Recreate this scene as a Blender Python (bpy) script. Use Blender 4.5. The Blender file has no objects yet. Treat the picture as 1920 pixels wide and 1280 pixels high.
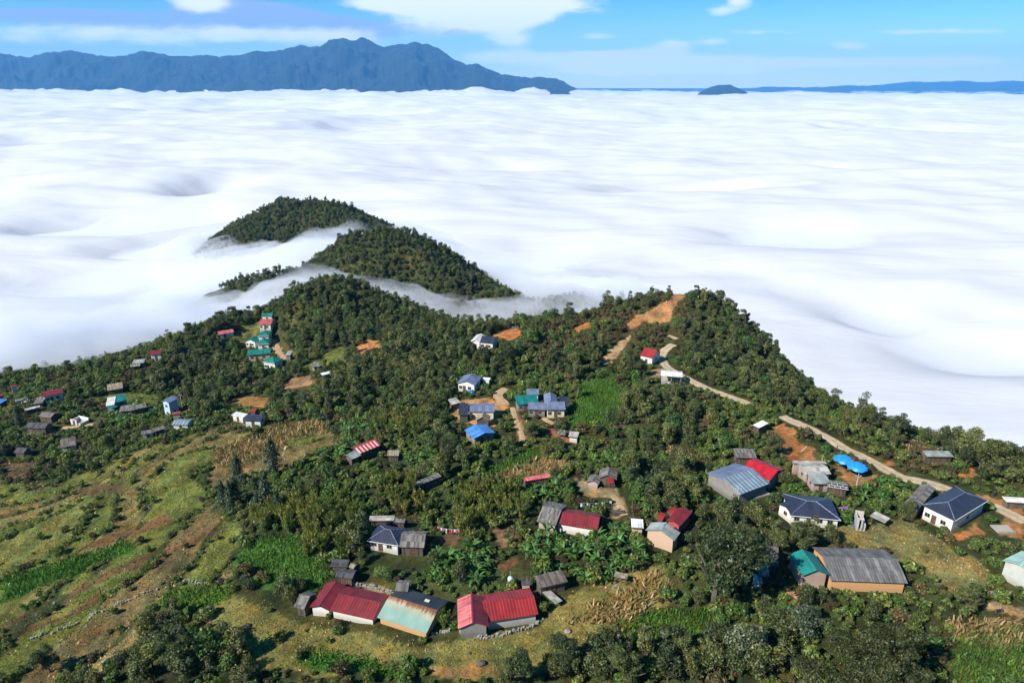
import bpy, math, random
import numpy as np
from mathutils import Vector, Matrix

# ------------------------------------------------------------------ camera, light, exposure
scene = bpy.context.scene
COL = scene.collection
CAM_H = 85.0
PITCH = math.radians(20.7)
FPX = 1280.0                       # focal length in pixels of the 1920 px wide photograph
SP, CP = math.sin(PITCH), math.cos(PITCH)
cd = bpy.data.cameras.new('camera')
cam = bpy.data.objects.new('camera', cd); COL.objects.link(cam)
cam.location = (0, 0, CAM_H)
cam.rotation_euler = (math.pi/2 - PITCH, 0, 0)
cd.sensor_width = 36; cd.lens = 24
cd.clip_start = 0.5; cd.clip_end = 90000
scene.camera = cam

SUN_DIR = Vector((-0.67, -0.48, 0.68)).normalized()    # towards the sun
sun_el = math.asin(SUN_DIR.z); sun_az = math.atan2(SUN_DIR.x, SUN_DIR.y)
w = bpy.data.worlds.new('World'); scene.world = w; w.use_nodes = True
nt = w.node_tree; nt.nodes.clear()
def N(t, ty, **kw):
    n = t.nodes.new(ty)
    for k, v in kw.items(): setattr(n, k, v)
    return n
def L(t, a, b): t.links.new(a, b)
def math_node(t, op, a, b=None, c=None, clamp=False):
    n = N(t, 'ShaderNodeMath', operation=op); n.use_clamp = clamp
    for i, v in enumerate((a, b, c)):
        if v is None: continue
        if isinstance(v, (int, float)): n.inputs[i].default_value = v
        else: L(t, v, n.inputs[i])
    return n.outputs[0]
out = N(nt, 'ShaderNodeOutputWorld'); bg = N(nt, 'ShaderNodeBackground')
sky = N(nt, 'ShaderNodeTexSky', sky_type='NISHITA')
sky.sun_disc = False; sky.sun_elevation = sun_el; sky.sun_rotation = sun_az
sky.altitude = 1700; sky.air_density = 1.0; sky.dust_density = 0.4; sky.ozone_density = 2.5
hs = N(nt, 'ShaderNodeHueSaturation'); hs.inputs['Hue'].default_value = .49; hs.inputs['Saturation'].default_value = 1.62; hs.inputs['Value'].default_value = .82
L(nt, sky.outputs[0], hs.inputs['Color'])
# clouds of the upper sky: soft ellipses of noise by direction
tc = N(nt, 'ShaderNodeTexCoord'); sx = N(nt, 'ShaderNodeSeparateXYZ'); L(nt, tc.outputs['Generated'], sx.inputs[0])
yy = math_node(nt, 'MAXIMUM', sx.outputs[1], 0.05)
az_ = math_node(nt, 'DIVIDE', sx.outputs[0], yy)
el_ = math_node(nt, 'DIVIDE', sx.outputs[2], yy)
cmb = N(nt, 'ShaderNodeCombineXYZ'); L(nt, az_, cmb.inputs[0]); L(nt, math_node(nt, 'MULTIPLY', el_, 3.2), cmb.inputs[1])
nz = N(nt, 'ShaderNodeTexNoise'); nz.inputs['Scale'].default_value = 11; nz.inputs['Detail'].default_value = 9; nz.inputs['Roughness'].default_value = 0.6
L(nt, cmb.outputs[0], nz.inputs['Vector'])
def cloud_blob(u, v, ru, rv, gain, soft=1.0):
    """A cloud centred on the direction seen at photo pixel (u, v)."""
    x = (u-960)/FPX; yv = (v-640)/FPX
    Y = CP - yv*SP; Z = -SP - yv*CP
    a0, e0 = x/Y, Z/Y
    dx = math_node(nt, 'DIVIDE', math_node(nt, 'SUBTRACT', az_, a0), ru/FPX)
    dy = math_node(nt, 'DIVIDE', math_node(nt, 'SUBTRACT', el_, e0), rv/FPX)
    r2 = math_node(nt, 'ADD', math_node(nt, 'MULTIPLY', dx, dx), math_node(nt, 'MULTIPLY', dy, dy))
    g = math_node(nt, 'EXPONENT', math_node(nt, 'MULTIPLY', r2, -soft))
    return math_node(nt, 'MULTIPLY', g, gain)
WHITE = [(880, 12, 150, 26, 1.0), (930, 38, 60, 20, .75), (1000, 0, 80, 18, .8), (370, 0, 50, 16, .8), (965, 75, 36, 10, .5), (1350, 22, 30, 9, .5), (1385, 3, 25, 9, .6),
         (1585, 87, 45, 8, .6), (930, 108, 70, 12, .6), (1080, 115, 80, 12, .62), (1270, 117, 130, 10, .7), (1500, 116, 170, 7, .65), (1180, 136, 160, 8, .6),
         (1400, 133, 80, 7, .45), (1830, 112, 110, 8, .45), (1270, 85, 45, 8, .6), (1180, 100, 130, 6, .6), (1340, 78, 30, 6, .55), (1640, 118, 200, 6, .6), (1120, 70, 40, 6, .45), (1760, 60, 120, 5, .4), (1450, 60, 90, 5, .4), (700, 5, 60, 9, .5), (150, 62, 300, 16, .55), (560, 68, 220, 14, .5), (1700, 160, 300, 7, .45)]
GREY = [(60, 26, 260, 9, .85), (420, 48, 330, 9, .9), (640, 66, 120, 10, .95), (440, 14, 90, 11, .9), (590, 40, 70, 9, .9), (520, 25, 60, 9, .75), (860, 55, 40, 10, .45)]
def sum_blobs(lst):
    s = None
    for b in lst:
        g = cloud_blob(b[0], b[1], b[2], b[3]*1.15, b[4]*1.25)
        s = g if s is None else math_node(nt, 'ADD', s, g)
    # sharpen with noise
    v = math_node(nt, 'ADD', s, math_node(nt, 'MULTIPLY', math_node(nt, 'SUBTRACT', nz.outputs[0], 0.5), 1.5))
    m = N(nt, 'ShaderNodeMapRange', interpolation_type='SMOOTHSTEP')
    m.inputs[1].default_value = 0.22; m.inputs[2].default_value = 0.80
    L(nt, v, m.inputs[0])
    return math_node(nt, 'MULTIPLY', m.outputs[0], math_node(nt, 'MINIMUM', math_node(nt, 'MULTIPLY', s, 4.0), 1.0))
wm, gm = sum_blobs(WHITE), sum_blobs(GREY)
m1 = N(nt, 'ShaderNodeMix', data_type='RGBA'); m1.inputs['B'].default_value = (2.7, 3.5, 5.4, 1)
L(nt, math_node(nt, 'MULTIPLY', gm, 0.95), m1.inputs['Factor']); L(nt, hs.outputs[0], m1.inputs['A'])
m2 = N(nt, 'ShaderNodeMix', data_type='RGBA'); m2.inputs['B'].default_value = (8.2, 8.25, 8.5, 1)
L(nt, math_node(nt, 'MULTIPLY', wm, 0.93), m2.inputs['Factor']); L(nt, m1.outputs['Result'], m2.inputs['A'])
veil = math_node(nt, 'MULTIPLY', math_node(nt, 'EXPONENT', math_node(nt, 'MULTIPLY', math_node(nt, 'MAXIMUM', math_node(nt, 'ADD', el_, .01), 0.0), -26.0)), .6)
m0 = N(nt, 'ShaderNodeMix', data_type='RGBA'); m0.inputs['B'].default_value = (7.2, 8.4, 9.2, 1); L(nt, veil, m0.inputs['Factor']); L(nt, hs.outputs[0], m0.inputs['A'])
L(nt, m0.outputs['Result'], m1.inputs['A'])
L(nt, m2.outputs['Result'], bg.inputs[0]); bg.inputs[1].default_value = 0.09
L(nt, bg.outputs[0], out.inputs[0])

sl = bpy.data.lights.new('sun', 'SUN'); so = bpy.data.objects.new('sun', sl); COL.objects.link(so)
sl.energy = 5.0; sl.angle = math.radians(0.5); sl.color = (1.0, 0.955, 0.88)
so.rotation_euler = (-SUN_DIR).to_track_quat('-Z', 'Y').to_euler()
so.location = (-300, -200, 400)
vs = scene.view_settings
vs.view_transform = 'Standard'; vs.look = 'None'; vs.exposure = 0.72; vs.gamma = 1.0; vs.use_curve_mapping = False
scene.cycles.max_bounces = 14; scene.cycles.diffuse_bounces = 3; scene.cycles.glossy_bounces = 2
scene.cycles.transmission_bounces = 3; scene.cycles.transparent_max_bounces = 12; scene.cycles.volume_bounces = 10
scene.cycles.volume_step_rate = .07; scene.cycles.volume_max_steps = 256
scene.cycles.caustics_reflective = False; scene.cycles.caustics_refractive = False
scene.cycles.use_denoising = True
scene.cycles.denoising_input_passes = 'RGB_ALBEDO_NORMAL'
scene.cycles.use_adaptive_sampling = True; scene.cycles.adaptive_threshold = 0.02

# ------------------------------------------------------------------ helpers
rng = np.random.default_rng(7); random.seed(7)
_perm = np.random.default_rng(3).permutation(256); _perm = np.concatenate([_perm, _perm])
_ang = np.random.default_rng(5).uniform(0, 2*np.pi, 256); _gx, _gy = np.cos(_ang), np.sin(_ang)
def perlin(x, y):
    x = np.asarray(x, float); y = np.asarray(y, float)
    xi = np.floor(x).astype(int); yi = np.floor(y).astype(int)
    xf, yf = x-xi, y-yi; xi &= 255; yi &= 255
    def g(a, b, dx, dy):
        h = _perm[_perm[a & 255] + (b & 255)]
        return _gx[h]*dx + _gy[h]*dy
    u = xf*xf*xf*(xf*(xf*6-15)+10); v = yf*yf*yf*(yf*(yf*6-15)+10)
    a = g(xi, yi, xf, yf)*(1-u) + g(xi+1, yi, xf-1, yf)*u
    b = g(xi, yi+1, xf, yf-1)*(1-u) + g(xi+1, yi+1, xf-1, yf-1)*u
    return (a*(1-v) + b*v)*1.5
def fbm(x, y, o=4, gain=.5):
    s = 0; a = 1.0; f = 1.0
    for i in range(o):
        s = s + a*perlin(x*f+17.3*i, y*f-9.1*i); a *= gain; f *= 2.03
    return s
def smooth(a, b, x):
    t = np.clip((x-a)/(b-a), 0, 1); return t*t*(3-2*t)
def ray(u, v):
    yv = (v-640)/FPX
    return np.array([(u-960)/FPX, CP - yv*SP, -SP - yv*CP])
def at_depth(u, v, d): return np.array([0, 0, CAM_H]) + d*ray(u, v)
def project(x, y, z):
    """World point(s) to photo pixels and depth along the view axis."""
    zz = z - CAM_H
    d = y*CP - zz*SP
    d = np.maximum(d, 1e-3)
    vv = -(y*SP + zz*CP)
    return 960 + FPX*x/d, 640 + FPX*vv/d, d
def new_mesh(name, verts, faces, mats=None, parent=None, smooth_=False):
    me = bpy.data.meshes.new(name)
    me.from_pydata([tuple(map(float, p)) for p in verts] if not isinstance(verts, np.ndarray) else verts.tolist(), [], faces if isinstance(faces, list) else faces.tolist())
    for m in (mats or []): me.materials.append(m)
    if smooth_: me.polygons.foreach_set('use_smooth', [True]*len(me.polygons))
    me.update()
    o = bpy.data.objects.new(name, me); COL.objects.link(o)
    if parent is not None: o.parent = parent
    return o
def grid_mesh(name, X, Y, Z, mats, smooth_=True):
    """A sheet over 2-D arrays."""
    r, c = X.shape
    V = np.stack([X.ravel(), Y.ravel(), Z.ravel()], 1).astype(np.float32)
    i = np.arange((r-1)*c).reshape(r-1, c)[:, :-1].ravel()
    F = np.stack([i, i+1, i+c+1, i+c], 1).astype(np.int32)
    me = bpy.data.meshes.new(name)
    me.vertices.add(len(V)); me.vertices.foreach_set('co', V.ravel())
    me.loops.add(F.size); me.loops.foreach_set('vertex_index', F.ravel())
    me.polygons.add(len(F)); me.polygons.foreach_set('loop_start', np.arange(0, F.size, 4, dtype=np.int32))
    me.update(calc_edges=True); me.validate()
    if smooth_: me.polygons.foreach_set('use_smooth', [True]*len(F))
    for m in mats: me.materials.append(m)
    o = bpy.data.objects.new(name, me); COL.objects.link(o)
    return o
def quads_mesh(name, P, mats, face_col=None, mat_idx=None):
    """P: (n,4,3) free quads; face_col (n,3) goes to the colour attribute 'tint'."""
    n = len(P); V = P.reshape(-1, 3).astype(np.float32)
    me = bpy.data.meshes.new(name)
    me.vertices.add(n*4); me.vertices.foreach_set('co', V.ravel())
    me.loops.add(n*4); me.loops.foreach_set('vertex_index', np.arange(n*4, dtype=np.int32))
    me.polygons.add(n); me.polygons.foreach_set('loop_start', np.arange(0, n*4, 4, dtype=np.int32))
    if mat_idx is not None: me.polygons.foreach_set('material_index', mat_idx.astype(np.int32))
    me.update(calc_edges=True)
    for m in mats: me.materials.append(m)
    if face_col is not None:
        a = me.attributes.new('tint', 'FLOAT_COLOR', 'FACE')
        c = np.concatenate([face_col, np.ones((n, 1))], 1).astype(np.float32)
        a.data.foreach_set('color', c.ravel())
    return me
def link(name, me, parent=None):
    o = bpy.data.objects.new(name, me); COL.objects.link(o)
    if parent is not None: o.parent = parent
    return o
def tag(o, label=None, cat=None, group=None, kind=None):
    if label: o['label'] = label
    if cat: o['category'] = cat
    if group: o['group'] = group
    if kind: o['kind'] = kind
    return o
def empty(name, loc, rz=0):
    o = bpy.data.objects.new(name, None); COL.objects.link(o)
    o.location = loc; o.rotation_euler = (0, 0, rz); o.empty_display_size = 0.3
    return o
def inpoly(u, v, poly):
    u = np.asarray(u); v = np.asarray(v); ins = np.zeros(u.shape, bool)
    n = len(poly)
    for i in range(n):
        x1, y1 = poly[i]; x2, y2 = poly[(i+1) % n]
        if y1 == y2: continue
        c = ((y1 > v) != (y2 > v)) & (u < (x2-x1)*(v-y1)/(y2-y1)+x1)
        ins ^= c
    return ins
REG = {'P': (0, 0, 1), 'R1': (0, 560, 3.4286), 'R2': (480, 560, 3.31), 'R3': (1000, 520, 3.4286), 'R4': (1400, 680, 3.692), 'R5': (480, 900, 3.31),
       'R6': (900, 820, 3.84), 'R7': (1340, 940, 3.31), 'R8': (0, 860, 3.048), 'A': (560, 1080, 6.4), 'B': (800, 1060, 6.4), 'C': (1380, 1000, 5.333),
       'D': (1420, 840, 7.111), 'E': (840, 680, 7.111), 'G': (1240, 860, 7.385), 'H': (0, 680, 7.385), 'I': (240, 720, 6.0), 'K': (0, 0, 2)}
def px(reg, pts):
    ox, oy, s = REG[reg]
    return [(ox+p[0]/s, oy+p[1]/s) for p in pts]
# ------------------------------------------------------------------ terrain height
_cp = [  # photo pixel and depth of ground points of the near ridge
 (0,1280,112),(0,1180,126),(0,1100,140),(0,1000,163),(0,900,197),(0,820,228),(0,760,256),(0,712,285),
 (300,1280,107),(300,1100,131),(300,1000,150),(200,900,186),(320,880,176),(125,835,222),(100,742,257),(60,720,278),(200,720,268),(320,765,240),
 (250,690,288),(320,670,292),(400,625,306),(450,605,316),(480,610,318),(500,650,300),(480,690,276),
 (600,1280,104.5),(600,1150,119),(500,1000,142),(460,900,168),(420,800,206),(550,790,206),(600,700,252),(510,720,252),
 (560,600,300),(622,531,316),(560,566,310),(520,580,318),(685,562,311),(755,600,300),(830,622,294),(600,640,286),(700,640,275),
 (700,1150,118),(700,1000,139),(690,850,176),(700,760,213),
 (900,622,291),(1000,612,288),(905,652,257),(870,722,222),(960,690,236),(900,790,195),(900,850,175),(900,950,150),(900,1100,123),(960,1280,103.5),
 (1020,755,206),(1080,800,189),(1080,600,290),(1130,586,292),(1050,650,255),(1120,660,250),(1200,610,276),(1240,565,287),(1285,548,291),(1320,560,287),
 (1210,678,243),(1260,655,255),(1260,610,272),(1270,715,223),(1150,720,220),(1360,740,211),(1400,758,205),(1330,640,258),(1400,642,262),(1430,688,246),(1475,742,222),(1440,752,211),(1520,775,207),
 (1470,785,195),(1560,792,199),(1560,830,183),(1620,800,194),(1640,868,170),(1690,897,161),(1740,846,180),(1830,870,168),(1900,888,162),(1960,900,158),
 (1200,850,176),(1150,950,149),(1100,1050,131),(1300,1000,139),(1300,1100,123),(1300,1280,103),(1420,900,158),(1540,900,160),(1500,1000,139),(1600,1090,125),
 (1760,960,147),(1900,1000,139),(1900,1100,123),(1920,1280,102),(1600,1280,103),(1850,930,153),(1920,940,150)]
_anc = [  # world anchors: the hidden far side, the valley and the ground behind the camera
 (-330,320,-72),(-260,345,-70),(-200,350,-62),(-160,365,-62),(-110,385,-66),(-60,385,-58),(-20,360,-62),(30,358,-64),(75,362,-58),(125,340,-70),(140,300,-62),(150,262,-62),(165,232,-58),
 (190,215,-56),(220,190,-58),(260,150,-55),(-330,240,-46),(-420,200,-70),(-300,150,-42),(-300,60,-30),(-160,60,-8),(-60,55,1),(0,50,3),(100,55,4),(200,60,-14),(250,90,-40),(0,-60,2),(-200,-60,-16),(200,-60,-10),
 (-420,420,-105),(-200,450,-105),(0,440,-100),(200,400,-108),(330,250,-105),(380,80,-85),(-450,50,-75),(330,-80,-60),(-400,-100,-60)]
P3 = np.array([at_depth(*c) for c in _cp] + [np.array(a, float) for a in _anc])
def _tps(pts, lam):
    n = len(pts); X = pts[:, :2]/100.0
    D = np.linalg.norm(X[:, None]-X[None], axis=2)
    K = np.where(D > 0, D*D*np.log(np.maximum(D, 1e-9)), 0) + np.eye(n)*lam
    Pm = np.concatenate([np.ones((n, 1)), X], 1)
    A = np.block([[K, Pm], [Pm.T, np.zeros((3, 3))]])
    return np.linalg.solve(A, np.concatenate([pts[:, 2], np.zeros(3)])), X
_co, _X = _tps(P3, 0.0015)
def tps_eval(x, y):
    sh = x.shape; q = np.stack([x.ravel(), y.ravel()], 1)/100.0; o = np.empty(len(q))
    for i in range(0, len(q), 20000):
        s = q[i:i+20000]; d2 = ((s[:, None]-_X[None])**2).sum(2)
        o[i:i+20000] = (0.5*d2*np.log(np.maximum(d2, 1e-18)))@_co[:-3] + _co[-3] + s@_co[-2:]
    return o.reshape(sh)
def ridge_height(x, y, pl, slope, soft):
    """Height of a hill whose crest is the 3-D polyline pl."""
    best = np.full(x.shape, -200.0)
    for a, b in zip(pl[:-1], pl[1:]):
        a = np.array(a, float); b = np.array(b, float); ab = b[:2]-a[:2]
        t = np.clip(((x-a[0])*ab[0]+(y-a[1])*ab[1])/(ab@ab), 0, 1)
        d = np.hypot(x-a[0]-t*ab[0], y-a[1]-t*ab[1])
        h = a[2]+t*(b[2]-a[2]) - slope*(np.sqrt(d*d+soft*soft)-soft)
        best = np.maximum(best, h)
    return best
HILL2 = [at_depth(400,556,452), at_depth(470,530,452), at_depth(560,506,450), at_depth(620,478,452), at_depth(680,441,457), at_depth(720,428,458), at_depth(752,436,455), at_depth(785,474,446), at_depth(815,494,438), at_depth(870,512,430), at_depth(930,548,420), at_depth(985,592,415)]
HILL2B = [at_depth(722,436,457), at_depth(700,500,432), at_depth(690,550,414)]
HILL2C = [at_depth(800,480,440), at_depth(860,560,408), at_depth(890,590,398)]
HILL3 = [at_depth(380,482,600), at_depth(440,432,612), at_depth(490,396,622), at_depth(535,380,630), at_depth(590,376,632), at_depth(630,384,626), at_depth(660,408,612), at_depth(695,442,600), at_depth(740,490,590)]
HILL3B = [at_depth(560,383,632), at_depth(545,415,612), at_depth(520,462,585)]
KNOLL = [at_depth(1040,575,410), at_depth(1080,562,415), at_depth(1150,572,420)]
def height_raw(x, y):
    z = tps_eval(x, y)
    # far from the village everything sinks to the valley floor under the clouds
    r = np.hypot(x+20, (y-150))
    k = smooth(300, 520, r)
    z = z*(1-k) + (-118)*k
    z = np.maximum(z, -118)
    n1 = fbm(x/45, y/45, 3)*4.2
    for pl, s, sf in ((HILL2, .70, 7), (HILL2B, .8, 6), (HILL2C, .75, 6), (HILL3, .68, 8), (HILL3B, .8, 7), (KNOLL, .5, 5)):
        z = np.maximum(z, ridge_height(x, y, pl, s, sf) + n1)
    z = z + fbm(x/30, y/30, 4)*0.9*smooth(40, 120, y) 
    return z

# ------------------------------------------------------------------ a fast look-up grid of heights (1 m)
GX0, GX1, GY0, GY1, GS = -340.0, 300.0, 20.0, 460.0, 1.0
gx = np.arange(GX0, GX1+.1, GS); gy = np.arange(GY0, GY1+.1, GS)
HX, HY = np.meshgrid(gx, gy)
HG = height_raw(HX, HY)
# terraces in the open fields on the left slope
_pu, _pv, _pd = project(HX, HY, HG)
FIELDS_LEFT = [(-60,905),(110,905),(250,850),(420,795),(600,800),(640,835),(560,880),(430,900),(400,960),(470,1000),(420,1040),(450,1080),(300,1130),(180,1290),(-200,1290)]
_fm = inpoly(_pu, _pv, FIELDS_LEFT).astype(float)
def blur(a, n):
    for _ in range(n):
        a = (a + np.roll(a, 1, 0) + np.roll(a, -1, 0) + np.roll(a, 1, 1) + np.roll(a, -1, 1))/5
    return a
_fm = blur(_fm, 12)
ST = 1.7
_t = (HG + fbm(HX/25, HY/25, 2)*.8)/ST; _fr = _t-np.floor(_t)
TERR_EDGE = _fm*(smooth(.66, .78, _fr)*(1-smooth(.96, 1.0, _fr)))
STRIP_T = _t.copy()
HG = HG + _fm*0.85*ST*(smooth(.72, 1.0, _fr)-_fr)
def hz(x, y):
    fx = (np.clip(x, GX0, GX1-1e-3)-GX0)/GS; fy = (np.clip(y, GY0, GY1-1e-3)-GY0)/GS
    i = np.floor(fx).astype(int); j = np.floor(fy).astype(int); a = fx-i; b = fy-j
    return (HG[j, i]*(1-a)+HG[j, i+1]*a)*(1-b) + (HG[j+1, i]*(1-a)+HG[j+1, i+1]*a)*b
def hzs(x, y): return float(hz(np.array([x]), np.array([y]))[0])
def ground_at(u, v, h=0.0, d0=60, d1=460):
    """First point where the ray through photo pixel (u, v) comes within h of the ground."""
    r = ray(u, v); d = np.arange(d0, d1, 0.5)
    x, y, z = r[0]*d, r[1]*d, CAM_H + r[2]*d
    ok = (y > GY0) & (y < GY1-1) & (x > GX0) & (x < GX1-1)
    g = hz(x, y)+h
    hit = np.nonzero((z <= g) & ok)[0]
    if len(hit) == 0: k = np.argmin(np.where(ok, z-g, 1e9))
    else: k = hit[0]
    return np.array([x[k], y[k], g[k]-h])
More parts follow.
